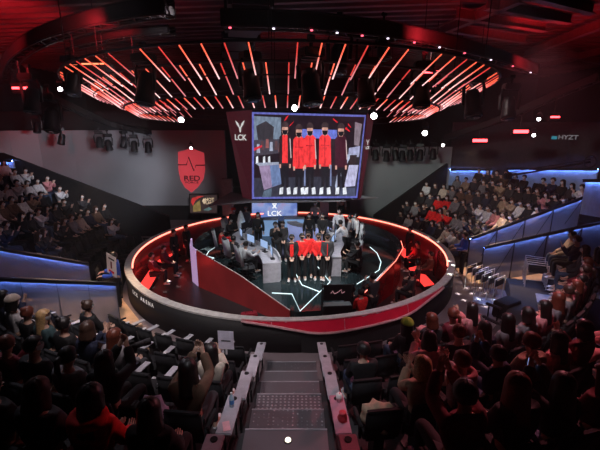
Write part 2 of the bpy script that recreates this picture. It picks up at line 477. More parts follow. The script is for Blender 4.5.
# front banks: bounded by the central stairs (straight), so cut with per-row angles
def front_tier(name, side, aend):
    mb = MB()
    for k in range(1, 8):
        r0 = RF-.42+k*P_F; r1 = r0+P_F; z = k*RISE
        xe = (AIX0 if side < 0 else AIX1)
        def start(r): return math.degrees(math.asin(max(-1, min(1, (xe-CX)/r))))-90
        nn = 16
        A = [polar(r0, start(r0)+(aend-start(r0))*i/nn) for i in range(nn+1)]
        B = [polar(r1, start(r1)+(aend-start(r1))*i/nn) for i in range(nn+1)]
        poly = A+B[::-1]; N = len(poly)
        vs = [(p.x, p.y, -.02) for p in poly]+[(p.x, p.y, z) for p in poly]
        fs = [(N+i, N+i+1, 2*N-2-i, 2*N-1-i) for i in range(nn)]+[(i, (i+1) % N, N+(i+1) % N, N+i) for i in range(N)]
        mb.add(vs, fs, tierm)
    return struct(name, mb)
front_tier('floor_2', -1, -131.5); front_tier('floor_3', 1, -17)
P_B = .98; RB = .385
tier('floor_4', -152, -195, 8, P_B, RB, .05)
tier('floor_5', -3.5, 41, 6, P_B, RB, .05)

# central stairs with chequer plate treads
plate = mat('chequer_plate', (.33, .31, .35), .42, .55, noise=.1, scale=3)
nt = plate.node_tree; tc = nt.nodes.new('ShaderNodeTexCoord'); vr = nt.nodes.new('ShaderNodeTexVoronoi'); vr.inputs['Scale'].default_value = 13; vr.inputs['Randomness'].default_value = .15
rp = nt.nodes.new('ShaderNodeValToRGB'); rp.color_ramp.elements[0].position = .18; rp.color_ramp.elements[1].position = .32
rp.color_ramp.elements[0].color = (1, 1, 1, 1); rp.color_ramp.elements[1].color = (0, 0, 0, 1)
bp = nt.nodes.new('ShaderNodeBump'); bp.inputs['Strength'].default_value = .8; bp.inputs['Distance'].default_value = .02
nt.links.new(tc.outputs['Object'], vr.inputs['Vector']); nt.links.new(vr.outputs['Distance'], rp.inputs['Fac']); nt.links.new(rp.outputs['Color'], bp.inputs['Height'])
nt.links.new(bp.outputs['Normal'], nt.nodes['Principled BSDF'].inputs['Normal'])
pc_ = nt.nodes.new('ShaderNodeMix'); pc_.data_type = 'RGBA'; pc_.inputs[6].default_value = (.20, .19, .21, 1); pc_.inputs[7].default_value = (.55, .53, .57, 1)  # dimple highlights mixed into the colour, raised spots paler than the plate
nt.links.new(rp.outputs['Color'], pc_.inputs[0]); nt.links.new(pc_.outputs[2], nt.nodes['Principled BSDF'].inputs['Base Color'])
edge_highlight = mat('tread_edge_highlight', (.42, .40, .44), .5, .3)  # pale strip added on tread edges for the lines that shading draws there
st = empty('staircase', (-.2, 8.3, 0), 0, 'central stairs of dimpled grey metal treads between the two seat blocks', 'stairs')
SY, SP, SR = 8.26, .73, .285
for k in range(-1, 10):
    m = MB(); y1 = SY-(k+1)*SP; z = max(.03, SR*(k+1))
    m.box((0, y1-SP/2-8.3, z-.02), (AIX1-AIX0, SP+.03, .04), plate, bev=.008)
    if k >= 0: m.box((0, y1-.02-8.3, z-.04-(SR-.05)/2), (AIX1-AIX0, .03, SR-.05), plate)
    m.box((0, y1-8.3-.012, z+.003), (AIX1-AIX0, .025, .012), edge_highlight, bev=.003)
    m.build('tread', st)
m = MB(); m.prism([(AIX0+.2+.03, -.85), (AIX1+.2-.03, -.85), (AIX1+.2-.03, -8.2), (AIX0+.2+.03, -8.2)], 0, [.1, .1, 2.95, 2.95], black)
m.build('support', st)

# ------------------------------------------------------------------ round stage ring
ring = empty('stage_ring', (CX, CY, 0), 0, 'round waist-high rim wall with red glowing edge encircling the stage pit', 'rim wall')
def rel(pts, z=None): return [Vector((p[0]-CX, p[1]-CY, p[2] if z is None else z)) for p in pts]
RR = 6.05; ZR = .9
m = MB(); m.wall(rel(arc(RR+.12, 0, 360, 96), 0), -.02, ZR-.05, .04, blackp); ow = m.build('outer_wall', ring, smooth=True)
m = MB(); m.wall(rel(arc(RR-.06, 0, 360, 96), 0), PIT, ZR-.05, .04, redgloss); m.build('inner_wall', ring, smooth=True)
m = MB(); A = rel(arc(RR-.1, 0, 360, 96), ZR); B = rel(arc(RR+.13, 0, 360, 96), ZR)
N = 97; vs = [(p.x, p.y, ZR-.05) for p in A]+[(p.x, p.y, ZR) for p in A]+[(p.x, p.y, ZR) for p in B]+[(p.x, p.y, ZR-.05) for p in B]
m.add(vs, [(i+q*N, i+1+q*N, (i+1+((q+1) % 4)*N), i+((q+1) % 4)*N) for i in range(N-1) for q in range(4)], silver); m.build('rim_cap', ring)
m = MB(); m.tube(rel(arc(RR-.12, -22, 204, 80), ZR-.03), .032, redled, 6); m.build('red_light_strip', ring)
rail_px = [(243, 318), (272, 323), (310, 332), (345, 330), (400, 317), (425, 302), (440, 286)]
rail_z = [.88, .80, .62, .60, .62, .76, .88]
rl = [at_z(x, y, z) for (x, y), z in zip(rail_px, rail_z)]
rl2 = []
for i in range(len(rl)-1):
    for t in range(4):
        p0, p1, p2, p3 = rl[max(i-1, 0)], rl[i], rl[i+1], rl[min(i+2, len(rl)-1)]; q = t/4
        rl2.append(.5*((2*p1)+(-p0+p2)*q+(2*p0-5*p1+4*p2-p3)*q*q+(-p0+3*p1-3*p2+p3)*q**3))
rl2.append(rl[-1])
def outr(p, e):
    d = Vector((p.x-CX, p.y-CY, 0)); L = max(d.length, RR+.14); q = Vector((CX, CY, 0))+d.normalized()*(L+e); q.z = min(p.z, .88)
    return q
out2 = [outr(p, 0) for p in rl2]
tops = [polar(RR+.13, math.degrees(math.atan2(p.y-CY, p.x-CX)), ZR-.02) for p in out2]
for seg in range(6):
    m = MB(); a, bb = seg*4, seg*4+4
    vs = []
    for i in range(a, bb+1):
        vs += [Vector((tops[i].x-CX, tops[i].y-CY, ZR-.01)), Vector((out2[i].x-CX, out2[i].y-CY, out2[i].z)), Vector((out2[i].x-CX, out2[i].y-CY, out2[i].z-.04)), Vector((tops[i].x-CX, tops[i].y-CY, ZR-.06))]
    m.add(vs, [(4*i+q, 4*i+(q+1) % 4, 4*i+4+(q+1) % 4, 4*i+4+q) for i in range(bb-a) for q in range(4)]+[(0, 1, 2, 3), (4*(bb-a), 4*(bb-a)+1, 4*(bb-a)+2, 4*(bb-a)+3)], redpanel)
    m.build('banner_panel', ring)
m = MB(); m.tube([Vector((p.x-CX, p.y-CY, p.z-.015)) for p in [outr(q, .02) for q in rl2]], .035, pinkrim, 6); m.build('lower_rail', ring)
m = MB(); m.tube([Vector((p.x-CX, p.y-CY, ZR+.012)) for p in tops], .016, pinkrim, 6); m.build('upper_rail', ring)
for i in (4, 12, 17):
    m = MB(); m.tube([Vector((tops[i].x-CX, tops[i].y-CY, ZR)), Vector((out2[i].x-CX, out2[i].y-CY, out2[i].z))], .012, pinkrim, 5); m.build('panel_joint', ring)
m = MB(); m.wall([(p.x-CX, p.y-CY) for p in [outr(q, -.03) for q in rl2]], -.02, [min(q.z, .86)-.04 for q in rl2], .03, blackp); m.build('skirt', ring)
wt = mat('white_lettering', (.8, .78, .75), .5, 0, (1, .95, .9), .25, noise=0)
for i, chh in enumerate('LCK ARENA'):
    if chh == ' ': continue
    a = -140.5+i*1.5; p = polar(RR+.135, a, .62)
    text('lettering', chh, .17, Matrix.Translation((p.x-CX, p.y-CY, .66)) @ Matrix.Rotation(R(a)+PI/2, 4, 'Z') @ Matrix.Rotation(PI/2, 4, 'X'), wt, ow)

# ------------------------------------------------------------------ stage platform
bc = (-.12, 15.5); bk = arc(4.25, -14, 194, 30, 0, bc)
plan = [(-.1, 10.85), (1.59, 11.14), (2.45, 12.0), (3.44, 13.3)]+[(p.x, p.y) for p in bk]+[(-4.25, 14.4), (-3.92, 13.91)]
sp = empty('stage_platform', (0, 14, 0), 0, 'dark glossy stage deck in the middle of the round pit', 'stage')
m = MB(); m.prism([(x, y-14) for x, y in plan], PIT-.01, 0, deckm); m.build('deck', sp)
m = MB(); m.wall([(-.31, 10.93-14), (-2.07, 12.4-14), (-3.92, 13.91-14)][::-1], PIT, [1.0, .6, .03], -.05, redglass); m.build('parapet', sp)['label'] = 'translucent red parapet sloping down'
m = MB(); m.tube([(-.31, 10.9-14, .04), (-2.07, 12.37-14, .61), (-3.92, 13.88-14, 1.01)], .014, silver, 6); m.build('edge_trim', sp)
m = MB(); m.wall([(1.0, 11.0-14), (1.62, 11.12-14), (2.45, 11.98-14), (3.47, 13.28-14), (4.03, 14.45-14)], PIT, [.02, .12, .45, .8, .9], .05, redgloss); m.build('parapet', sp)
m = MB(); m.tube([(1.62, 11.09-14, .13), (2.47, 11.95-14, .46), (3.5, 13.25-14, .81), (4.06, 14.4-14, .91), (4.2, 15.3-14, .93)], .010, redled, 6); m.build('red_light_strip', sp)
m = MB(); m.wall([(p.x, p.y-14) for p in bk], 0, .95, .04, glassd); m.build('glass_screen', sp, smooth=True)
purp = glow('lilac_panel_light', (.62, .42, .75), .55)
m = MB(); m.wall([(-4.42, 15.1-14), (-4.28, 14.4-14), (-3.95, 13.95-14)], PIT, [1.1, 1.05, 1.0], -.05, purp); m.build('light_panel', sp)
def floorline(pts, name='floor_light_strip', r=.018):
    m = MB(); m.tube([Vector((p[0], p[1]-14, .012)) for p in pts], r, whiteled, 4); return m.build(name, sp)
g = lambda L: [at_z(x, y, .01) for x, y in L]
floorline(g([(318, 267), (330, 282), (300, 311), (292, 294), (272, 293)]))
floorline(g([(296, 274), (302, 285), (320, 292)]))
floorline(g([(222, 243), (209, 251), (206, 256), (214, 258), (205, 262)]))
floorline(g([(370, 247), (377, 253), (381, 262), (379, 270), (370, 276), (357, 284)]))

# ---- team desks
def curved_desk(loc, pts, label, ends):
    e = empty('team_desk', loc, 0, label, 'desk', 'team desks on the stage')
    P = [Vector((p.x-loc[0], p.y-loc[1], 0)) for p in pts]
    m = MB(); m.wall(P, .70, .76, .62, grey); m.build('tabletop', e)
    m = MB(); m.wall(P, .02, .95, -.05, panelgrey); m.build('front_panel', e)
    for i in ends:
        a = P[i]; d = (P[min(i+1, len(P)-1)]-P[max(i-1, 0)]).normalized(); nn = Vector((-d.y, d.x, 0))
        m = MB(); m.wall([a, a+nn*.62], 0, .76, .05, grey); m.build('end_panel', e)
    return e
dl = [Vector(p) for p in ((-.75, 13.25, 0), (-1.0, 14.2, 0), (-1.6, 15.0, 0), (-2.2, 15.8, 0), (-2.45, 16.8, 0), (-2.0, 17.7, 0))]
def smoothpts(L, n=4):
    o = []
    for i in range(len(L)-1):
        p0, p1, p2, p3 = L[max(i-1, 0)], L[i], L[i+1], L[min(i+2, len(L)-1)]
        for t in range(n):
            q = t/n; o.append(.5*((2*p1)+(-p0+p2)*q+(2*p0-5*p1+4*p2-p3)*q*q+(-p0+3*p1-3*p2+p3)*q**3))
    return o+[L[-1]]
dls = smoothpts(dl)
curved_desk((-1.5, 15.4, 0), dls, 'long curved grey team desk lined with monitors beside the dark gaming chairs', (0, len(dls)-1))
dr = [Vector(p) for p in ((1.1, 17.6, 0), (1.35, 16.7, 0), (1.25, 15.6, 0), (1.0, 14.6, 0), (.95, 13.75, 0))]
drs = smoothpts(dr)
curved_desk((1.2, 15.5, 0), drs, 'curved grey team desk where staff in white lean over the monitors', (0, len(drs)-1))
# analyst desk, curved and pale blue, behind the players
lb = mat('pale_blue_panel', (.35, .42, .75), .35, 0, (.45, .5, .95), .35, noise=.1)
ad = empty('interview_desk', (.6, 18.4, 0), 0, 'pale blue curved desk behind the players in red', 'desk')
m = MB(); m.wall(rel(arc(1.25, 190, 350, 16, 0, (.6, 18.9)), 0) if False else [(p.x-.6, p.y-18.4) for p in arc(1.25, 190, 350, 16, 0, (.6, 18.9))], 0, .85, .06, lb); m.build('front_panel', ad, smooth=True)
m = MB(); m.wall([(p.x-.6, p.y-18.4) for p in arc(1.28, 190, 350, 16, 0, (.6, 18.9))], .85, .9, .5, grey); m.build('tabletop', ad)
for (x, y, wd) in ((-1.7, 19.2, 1.1), (-.3, 19.4, 1.0)):
    e = empty('light_podium', (x, y, 0), 0, 'glowing pale blue box standing under the lower screen, '+('beside the team desk' if x < -1 else 'behind the cameramen in black'), 'podium')
    m = MB(); m.box((0, 0, .45), (wd, .4, .85), glow('podium_blue', (.3, .5, .85), .55), bev=.02); m.build('body', e)
    m = MB(); m.box((0, 0, .895), (wd+.06, .46, .04), grey, bev=.01); m.build('top', e)

# monitors on desks
scr = [glow('monitor_blue', (.35, .5, .8), .9), glow('monitor_grey', (.6, .65, .7), .7)]
def monitor_proto():
    e = empty('monitor')
    m = MB(); m.box((0, 0, .33), (.54, .03, .32), blackp, bev=.008); mc = m.build('casing', e)
    m = MB(); m.box((0, -.018, .33), (.51, .006, .29), scr[0]); m.build('display', mc)
    m = MB(); m.box((0, .03, .15), (.05, .03, .22), black); m.box((0, .02, .01), (.22, .16, .02), black); m.build('stand', e)
    note_kids(e); return e
mp = monitor_proto()
ORD = ['first', 'second', 'third', 'fourth', 'fifth', 'sixth', 'seventh', 'eighth', 'ninth', 'tenth', 'eleventh', 'twelfth', 'thirteenth', 'fourteenth', 'fifteenth', 'sixteenth', 'seventeenth', 'eighteenth', 'nineteenth', 'twentieth',
       'twenty-first', 'twenty-second', 'twenty-third', 'twenty-fourth', 'twenty-fifth']
def gaming_chair():
    e = empty('gaming_chair')
    m = MB(); m.box((0, 0, .5), (.5, .5, .12), charcoal, bev=.05); m.build('seat', e, smooth=True)
    m = MB(); m.box((0, -.25, .95), (.5, .12, .82), mat('chair_grey', (.5, .52, .54), .45), rx=R(8), bev=.055); m.box((0, -.32, 1.32), (.3, .1, .16), charcoal, rx=R(8), bev=.04); m.build('backrest', e, smooth=True)
    for s in (-1, 1):
        m = MB(); m.box((s*.3, 0, .7), (.07, .3, .04), blackp, bev=.012); m.box((s*.3, -.02, .58), (.04, .05, .22), blackp); m.build('armrest', e)
    m = MB(); m.tube([(0, 0, .1), (0, 0, .45)], .035, black)
    for q in range(5): m.tube([(0, 0, .12), (.3*math.cos(q*1.257), .3*math.sin(q*1.257), .07)], .025, black, 6)
    gb = m.build('base', e)
    for q in range(5):
        m = MB(); m.lathe([(.001, -.02), (.035, -.02), (.035, .02), (.001, .02)], blackp, n=10, M=Matrix.Translation((.3*math.cos(q*1.257), .3*math.sin(q*1.257), .036)) @ Matrix.Rotation(PI/2, 4, 'X')); m.build('caster', gb)
    note_kids(e); return e
gc = gaming_chair()
def along(pts, t):
    L = [0]
    for i in range(1, len(pts)): L.append(L[-1]+(pts[i]-pts[i-1]).length)
    s = t*L[-1]
    for i in range(1, len(pts)):
        if L[i] >= s:
            q = (s-L[i-1])/(L[i]-L[i-1]); p = pts[i-1].lerp(pts[i], q); d = (pts[i]-pts[i-1]).normalized(); return p, Vector((-d.y, d.x, 0))
    return pts[-1], Vector((0, 1, 0))
for side, pts in (('a', dls), ('b', drs)):
    desk = 'monitor-lined desk' if side == 'a' else 'desk of white-coated staff'
    for i in range(5):
        t = .08+.195*i; p, nrm = along(pts, t)
        face = math.atan2(-nrm.y, -nrm.x)                        # the player looks over the desk, towards its front
        c = copy_tree(mp); c.location = (*(p+nrm*.22).xy, .76); c.rotation_euler = (0, 0, face-PI/2+ (0)) ; c.rotation_euler.z += 0
        tag(c, 'black monitor on the %s, %s from its front end' % (desk, ORD[i if side == 'a' else 4-i]), 'monitor', 'monitors on the team desks')
        q = p+nrm*1.12
        c = copy_tree(gc); c.location = (*q.xy, 0); c.rotation_euler = (0, 0, face-PI/2)
        tag(c, 'grey gaming chair at the %s, %s from its front end' % (desk, ORD[i if side == 'a' else 4-i]), 'chair', 'gaming chairs at the team desks')
        if side == 'a' and i in (1, 2, 3, 4):
            person((*q.xy, .04), face, 'desk', 'short', 'black', ['black', 'white', 'charcoal', 'red', 'black'][i], 'black', label='player in %s at the monitor-lined desk, %s chair from its front end' % (['black', 'white', 'charcoal', 'red', 'black'][i], ORD[i]), group='players at the team desk')
drop(mp); drop(gc)

# ---- players in red
pcx = [(292, 281), (302, 279.5), (308, 277), (318, 279.5), (326.5, 280)]
desc = ['player in open black jacket over red shirt, nearest the long team desk', 'player in red jacket standing second from the long team desk', 'player in red jacket standing in the middle of the five', 'player in red jacket standing fourth from the long team desk', 'player in dark jacket with red trim, at the end nearest the white-coated staff']
for i, (x, y) in enumerate(pcx):
    p = at_z(x, y, 0)
    o = person((p.x, p.y, 0), -PI/2, 'front', 'short', 'black', ['black', 'red', 'red', 'red', 'charcoal'][i], 'black', mask='black', label=desc[i], group='five players lined up on the stage', sc=1.03)
    if i in (0, 4):
        m = MB(); m.box((0, .158, 1.2), (.13 if i == 0 else .03, .02, .46), cloth['red'], bev=.008); m.build('shirt_front', o)
# ---- staff on stage
def stf(px, py, z, face, pose, top, label, hair='short', hc='black', legs='black', mask='white', yaw=0, **k):
    p = at_z(px, py, z)
    return person((p.x, p.y, z), R(face), pose, hair, hc, top, legs, mask, yaw, label=label, group='stage crew', **k)
stf(276, 262, 0, -75, 'camera', 'black', 'cameraman in black behind the red players, nearer the lower screen')
stf(283, 261, 0, -80, 'front', 'charcoal', 'crew member in dark clothes standing shoulder to shoulder with the cameraman')
stf(259, 249, 0, -100, 'stand', 'black', 'crew member in black standing before the lower screen')
stf(309, 250, 0, -90, 'stand', 'black', 'person in black suit before the pale blue desk', hair='long')
stf(322, 250, 0, -90, 'front', 'black', 'crew member in black beside the pale blue desk')
stf(338, 244, 0, -100, 'stand', 'white', 'staff member in white standing behind the seated coach')
stf(346, 259, 0, 150, 'leanover', 'white', 'staff member in white leaning across the desk')
stf(355, 251, 0, 190, 'stand', 'white', 'staff member in white behind the leaning colleague')
stf(349, 253, 0, 170, 'front', 'grey', 'crew member in pale grey between two white-clad colleagues')
stf(315, 234, 0, -100, 'stand', 'cream', 'person in cream top standing by the pink column')
stf(341, 222, 0, -90, 'stand', 'white', 'distant person in white beyond the glowing rim', hair='long')
stf(235, 243, 0, -60, 'stand', 'black', 'crew member in black with a bright red cap', hat='red')
stf(247, 240, 0, -80, 'front', 'grey', 'crew member in grey behind the long team desk')
# seated coach at right desk
p = at_z(358, 275, 0)
person((p.x, p.y, .04), R(150), 'desk', 'short', 'black', 'black', 'black', label='person in black seated in a gaming chair beside the arc light', group='stage crew')
# pit crew
PITC = [(-5.75, 14.1, 'maroon', 'lap'), (-5.6, 15.0, 'maroon', 'lap'), (-5.45, 15.9, 'black', 'stand'), (-5.15, 16.7, 'black', 'stand'), (4.9, 16.4, 'black', 'stand'), (5.0, 15.6, 'maroon', 'lap'), (4.3, 13.2, 'black', 'lap'), (3.8, 12.2, 'charcoal', 'lap'), (1.85, 10.75, 'red', 'lap'), (2.25, 10.95, 'charcoal', 'camera'), (1.6, 10.95, 'black', 'lap'), (5.1, 14.2, 'brown', 'lap')]
for i, (x, y, tp, pz) in enumerate(PITC):
    where = ['lowest beside the white placard side of the rim', 'second up from the rim lettering', 'between two red light bars near the lilac panel', 'closest to the lilac panel', 'highest on the steward side', 'beside the tilted red panels', 'in front of the sloping red edge', 'below the sloping red edge', 'beside the black monitor rack', 'behind the black monitor rack', 'at the corner of the black rack', 'against the rim near the steward'][i]
    p = Vector((x, y, PIT)); person((p.x, p.y, PIT), math.atan2(14.8-p.y, -p.x), pz, 'short', 'black', tp, 'black', label='%s crew in %s in pit, %s' % ('seated' if pz == 'lap' else 'standing', tp, where), group='crew in the pit')
e = empty('equipment_case', (-1.6, 11.0, PIT), .3, 'small red equipment case at the foot of the red parapet', 'case')
m = MB(); m.box((0, 0, .2), (.5, .3, .4), mat('case_red', (.35, .02, .04), .4), bev=.03); m.build('body', e)
m = MB(); m.tube([(-.12, 0, .4), (-.1, 0, .47), (.1, 0, .47), (.12, 0, .4)], .012, black, 6); m.build('handle', e)
# black monitor rack with a glowing pink scribble
e = empty('monitor_rack', (1.09, 10.3, PIT), R(4), 'black wheeled monitor rack with screens, in the pit before the stage', 'equipment')
m = MB(); m.box((0, 0, 1.42), (.84, .08, .5), blackp, bev=.02); m.build('upper_screen', e)
m = MB(); m.box((0, .02, .8), (.84, .3, .5), black, bev=.02); m.build('cabinet', e)
for s in (-1, 1):
    m = MB(); m.tube([(s*.45, 0, .05), (s*.45, 0, 1.68)], .02, black); m.tube([(s*.45, -.25, .05), (s*.45, .25, .05)], .02, black); m.build('leg', e)
m = MB(); m.tube([(-.2, -.05, 1.42), (-.15, -.05, 1.5), (-.1, -.05, 1.4), (0, -.05, 1.45), (.1, -.05, 1.53), (.12, -.05, 1.42), (.2, -.05, 1.46)], .006, glow('pink_scribble', (1, .5, .55), .7), 5); m.build('scribble_line', e)
# red slanted panels in pit
for i, (a, b_, ln) in enumerate([((158, 262), (178, 248), 0), ((143, 290), (156, 269), 0), ((401, 250), (413, 262), 0), ((413, 268), (429, 286), 0)]):
    p, q = at_z(a[0], a[1], -.2), at_z(b_[0], b_[1], -.2); d = (q-p)
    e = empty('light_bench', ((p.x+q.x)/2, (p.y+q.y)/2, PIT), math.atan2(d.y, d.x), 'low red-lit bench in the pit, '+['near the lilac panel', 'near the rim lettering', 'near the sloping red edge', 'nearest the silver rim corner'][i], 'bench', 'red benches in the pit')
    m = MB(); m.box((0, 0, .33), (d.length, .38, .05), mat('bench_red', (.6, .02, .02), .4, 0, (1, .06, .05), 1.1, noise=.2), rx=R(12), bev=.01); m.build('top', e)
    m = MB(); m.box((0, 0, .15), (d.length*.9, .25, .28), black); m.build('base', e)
e = empty('trophy_statue', tuple(at_z(242, 246, 0)), 0, 'slim white trophy-shaped statue behind the long team desk', 'statue')
m = MB(); m.lathe([(.2, 0), (.2, .1), (.14, .14), (.1, .5), (.16, .9), (.2, 1.2), (.12, 1.5), (.05, 1.7), (.001, 1.75)], mat('statue_white', (.6, .65, .68), .4)); m.build('body', e, smooth=True)
# columns under the screen
for (a, b_, nm) in (((320, 205), (328, 225), 'pink'), ((224, 205), (234, 225), 'grey')):
    p = at_z(a[0], 226, .3); q = at_z(b_[0], 226, .3)
    m = MB(); m.box(((p.x+q.x)/2, p.y, 1.4), (q.x-p.x, .4, 2.9), mat('column_'+nm, (.5, .32, .33) if nm == 'pink' else (.35, .35, .37), .7)); struct('column', m)

# ------------------------------------------------------------------ hanging screen cube
YS = 17.5
def quad(mb, px, Y, mt, eps=0): 
    vs = [at_y(x, y, Y-eps) for x, y in px]; mb.add(vs, [tuple(range(len(vs)))], mt)
sc_ = empty('hanging_screen', (0, 18.5, 2.3), 0, 'large hanging screen cube showing five players in red over the stage', 'screen')
def rb(mb, name): 
    mb.v = [(x, y-18.5, z-2.3) for x, y, z in mb.v]; return mb.build(name, sc_)
def slab(pxs, Ys, back, mt, name):
    fr = [at_y(x, y, Y) for (x, y), Y in zip(pxs, Ys)]; bk_ = [p+Vector(back) for p in fr]; n = len(fr)
    m = MB(); m.add(fr+bk_, [tuple(range(n)), tuple(range(n, 2*n))[::-1]]+[(i, (i+1) % n, n+(i+1) % n, n+i) for i in range(n)], mt); return rb(m, name)
plum = mat('plum_panel', (.07, .018, .028), .5, 0, (.3, .04, .07), .12)
slab([(252, 110), (367, 113), (358, 199), (252, 200)], [YS+.02]*4, (0, .3, 0), blackp, 'screen_body')
slab([(226, 112), (252.5, 110), (252.5, 200), (243, 200)], [YS+.9, YS+.03, YS+.03, YS+.9], (0, .3, 0), plum, 'side_panel')
slab([(366.5, 113), (374, 117), (361, 198), (357.5, 199)], [YS+.03, YS+.5, YS+.5, YS+.03], (0, .3, 0), plum, 'side_panel')
m = MB(); quad(m, [(252, 112), (366, 115), (357.3, 198), (252, 199)], YS, paint('border', (.12, .13, .45)))
ly = [0]
def q(pts, name, col):
    ly[0] += 1; quad(m, pts, YS, paint(name, col), .002+.0006*ly[0])
q([(254, 114), (364.5, 117), (356, 196), (254, 197)], 'dark', (.018, .010, .016))
q([(254, 178), (357.5, 176), (356, 196), (254, 197)], 'floor', (.035, .035, .055))
q([(254, 116), (281, 117.5), (281, 150), (254, 152)], 'wall', (.17, .22, .30))
q([(256, 126), (266, 121), (274, 127), (273, 140), (258, 140)], 'roomdark', (.04, .035, .045))
q([(254, 140), (281, 139), (281, 153), (254, 156)], 'people', (.06, .05, .07))
for i, (x, y) in enumerate([(257, 144), (261, 141), (266, 139), (270, 142), (275, 141), (279, 143)]):
    q([(x, y), (x+2.5, y), (x+3, y+9), (x-.5, y+9)], 'blob%d' % (i % 3), [(.35, .38, .5), (.10, .05, .06), (.28, .10, .10)][i % 3])
q([(254, 148), (262, 145), (262, 147), (254, 151)], 'redbit', (.7, .03, .05))
for x in (256, 263, 268): q([(x, 157), (x+2, 156), (x+2.5, 164), (x, 164)], 'white', (.75, .78, .85))
q([(255, 163), (279, 162), (280, 165), (259, 166)], 'desktop', (.35, .38, .50))
q([(259, 166), (279.5, 164.5), (281.5, 184), (264, 190)], 'mauve', (.30, .22, .36))
q([(270, 165.5), (279.5, 164.5), (281.5, 184), (272, 187)], 'slate', (.14, .20, .38))
q([(264, 191), (272, 188), (271, 197), (262, 197)], 'reflect', (.10, .14, .2))
q([(302, 129), (337, 130), (337, 139), (302, 138)], 'bluebar', (.14, .18, .62))
for a in [((286, 117), (289, 115), (286, 120), (284, 121)), ((290, 125), (294, 121), (293, 123), (289, 127)), ((333, 118), (338, 122), (337, 123), (333, 119.5)), ((346, 127), (350, 131), (350, 132), (345, 129)), ((348, 123), (351, 127), (351, 128), (348, 125))]: q(list(a), 'redslash', (.75, .02, .03))
q([(355, 122), (362, 124), (359, 146), (354, 145)], 'wallr', (.22, .17, .21))
q([(349, 148), (360, 146), (359, 157), (348, 157)], 'crewr', (.35, .36, .55))
q([(343, 155), (352, 154), (341, 176), (336, 190), (335, 186), (338, 170)], 'deskr', (.42, .46, .62))
q([(350, 155), (357, 155), (355, 165), (349, 165)], 'darkr', (.03, .015, .02))
q([(349, 165), (358.5, 165), (355, 186), (344, 187)], 'deskf', (.48, .47, .68))
q([(341, 188), (355, 188), (355, 196), (339, 196)], 'reflr', (.07, .08, .14))
for i, (x, y0) in enumerate([(285, 128), (299, 130.5), (310, 129), (325, 128.5), (341, 129.5)]):
    jk = [(.03, .015, .02), (.90, .045, .05), (.90, .045, .05), (.90, .045, .05), (.06, .012, .025)][i]; jn = ['jkd', 'jkr', 'jkr', 'jkr', 'jkm'][i]
    wd = 6.2
    q([(x-4, 163), (x+4, 163), (x+3.6, 188), (x+.6, 188), (x, 172), (x-.6, 188), (x-3.6, 188)], 'legs', (.014, .012, .018))
    q([(x-wd+.5, y0+9), (x-3, y0+6), (x+3, y0+6), (x+wd-.5, y0+9), (x+wd, y0+36), (x+wd-2, y0+38), (x-wd+2, y0+38), (x-wd, y0+36)], jn, jk)
    if i == 0: q([(x-2.6, y0+7), (x+2.6, y0+7), (x+2.8, y0+35), (x-2.8, y0+35)], 'jkr', (.9, .045, .05))
    if i in (0, 2, 4): q([(x+wd-1.6, y0+10), (x+wd-.8, y0+11), (x+wd+.3, y0+30), (x+wd-.7, y0+30)], 'stripe', (.65, .5, .5))
    if i in (1, 2, 3):
        q([(x-wd+2, y0+16), (x+wd-2, y0+16.5), (x+wd-2, y0+17.3), (x-wd+2, y0+17)], 'jkshade', (.5, .02, .03))
        q([(x-.5, y0+9), (x+.3, y0+9), (x+.3, y0+37), (x-.5, y0+37)], 'jkshade', (.5, .02, .03))
    q([(x-wd+.2, y0+36), (x-wd+2.2, y0+36), (x-wd+2.2, y0+40), (x-wd+.4, y0+40)], 'skin', (.62, .33, .27)); q([(x+wd-2.2, y0+36), (x+wd-.2, y0+36), (x+wd-.6, y0+40), (x+wd-2.2, y0+40)], 'skin', (.62, .33, .27))
    q([(x-3, y0-1), (x+3, y0-1), (x+3, y0+4), (x+1.6, y0+7), (x-1.6, y0+7), (x-3, y0+4)], 'skin', (.62, .33, .27))
    q([(x-2.9, y0+2), (x+2.9, y0+2), (x+2.2, y0+5.6), (x, y0+7), (x-2.2, y0+5.6)], 'maskd', (.012, .01, .015))
    q([(x-3.5, y0+1.5), (x-3.4, y0-4), (x-1.5, y0-6.5), (x+1.5, y0-6.5), (x+3.4, y0-4), (x+3.5, y0+1.5), (x+2.6, y0-1), (x-2.6, y0-1)], 'hairs', (.05, .03, .035))
    for s in (-1, 1): q([(x+s*3.4-1.7, 188), (x+s*3.4+1.7, 187), (x+s*3.9+1.9, 194), (x+s*3.9-1.9, 194.5)], 'white', (.75, .78, .85))
    if i in (1, 3): q([(x-1.2+6.5, 165), (x+6.5, 165), (x+6.5, 186), (x+4.9, 186)], 'bluegap', (.18, .22, .4))
rb(m, 'display')
def lck(parent, at, sc, fz, mt, off, mark=True, rz=0):
    if mark:
        m = MB(); vs = [(-.5, .45), (-.42, .42), (-.16, .22), (-.02, -.12), (0, .05), (.02, -.12), (.16, .22), (.42, .42), (.5, .45), (.36, .15), (.12, -.12), (.07, -.42), (0, -.52), (-.07, -.42), (-.12, -.12), (-.36, .15)]
        M = facing(at+Vector((0, 0, .62*sc)), rz); P = [M @ Vector((x*sc, y*sc, 0)) for x, y in vs]; bkk = [p+Vector((0, .01, 0)) for p in P]; n = len(P)
        m.add(P+bkk, [tuple(range(n)), tuple(range(n, 2*n))[::-1]]+[(i, (i+1) % n, n+(i+1) % n, n+i) for i in range(n)], mt)
        m.v = [tuple(Vector(v)-off) for v in m.v]; m.build('emblem', parent)
    text('lettering', 'LCK', .62*sc, Matrix.Translation(-off) @ facing(at+Vector((0, 0, -.28*sc)), rz, 1.1, 1), mt, parent)
off = Vector((0, 18.5, 2.3)); lw = glow('logo_white', (.8, .8, .78), .75)
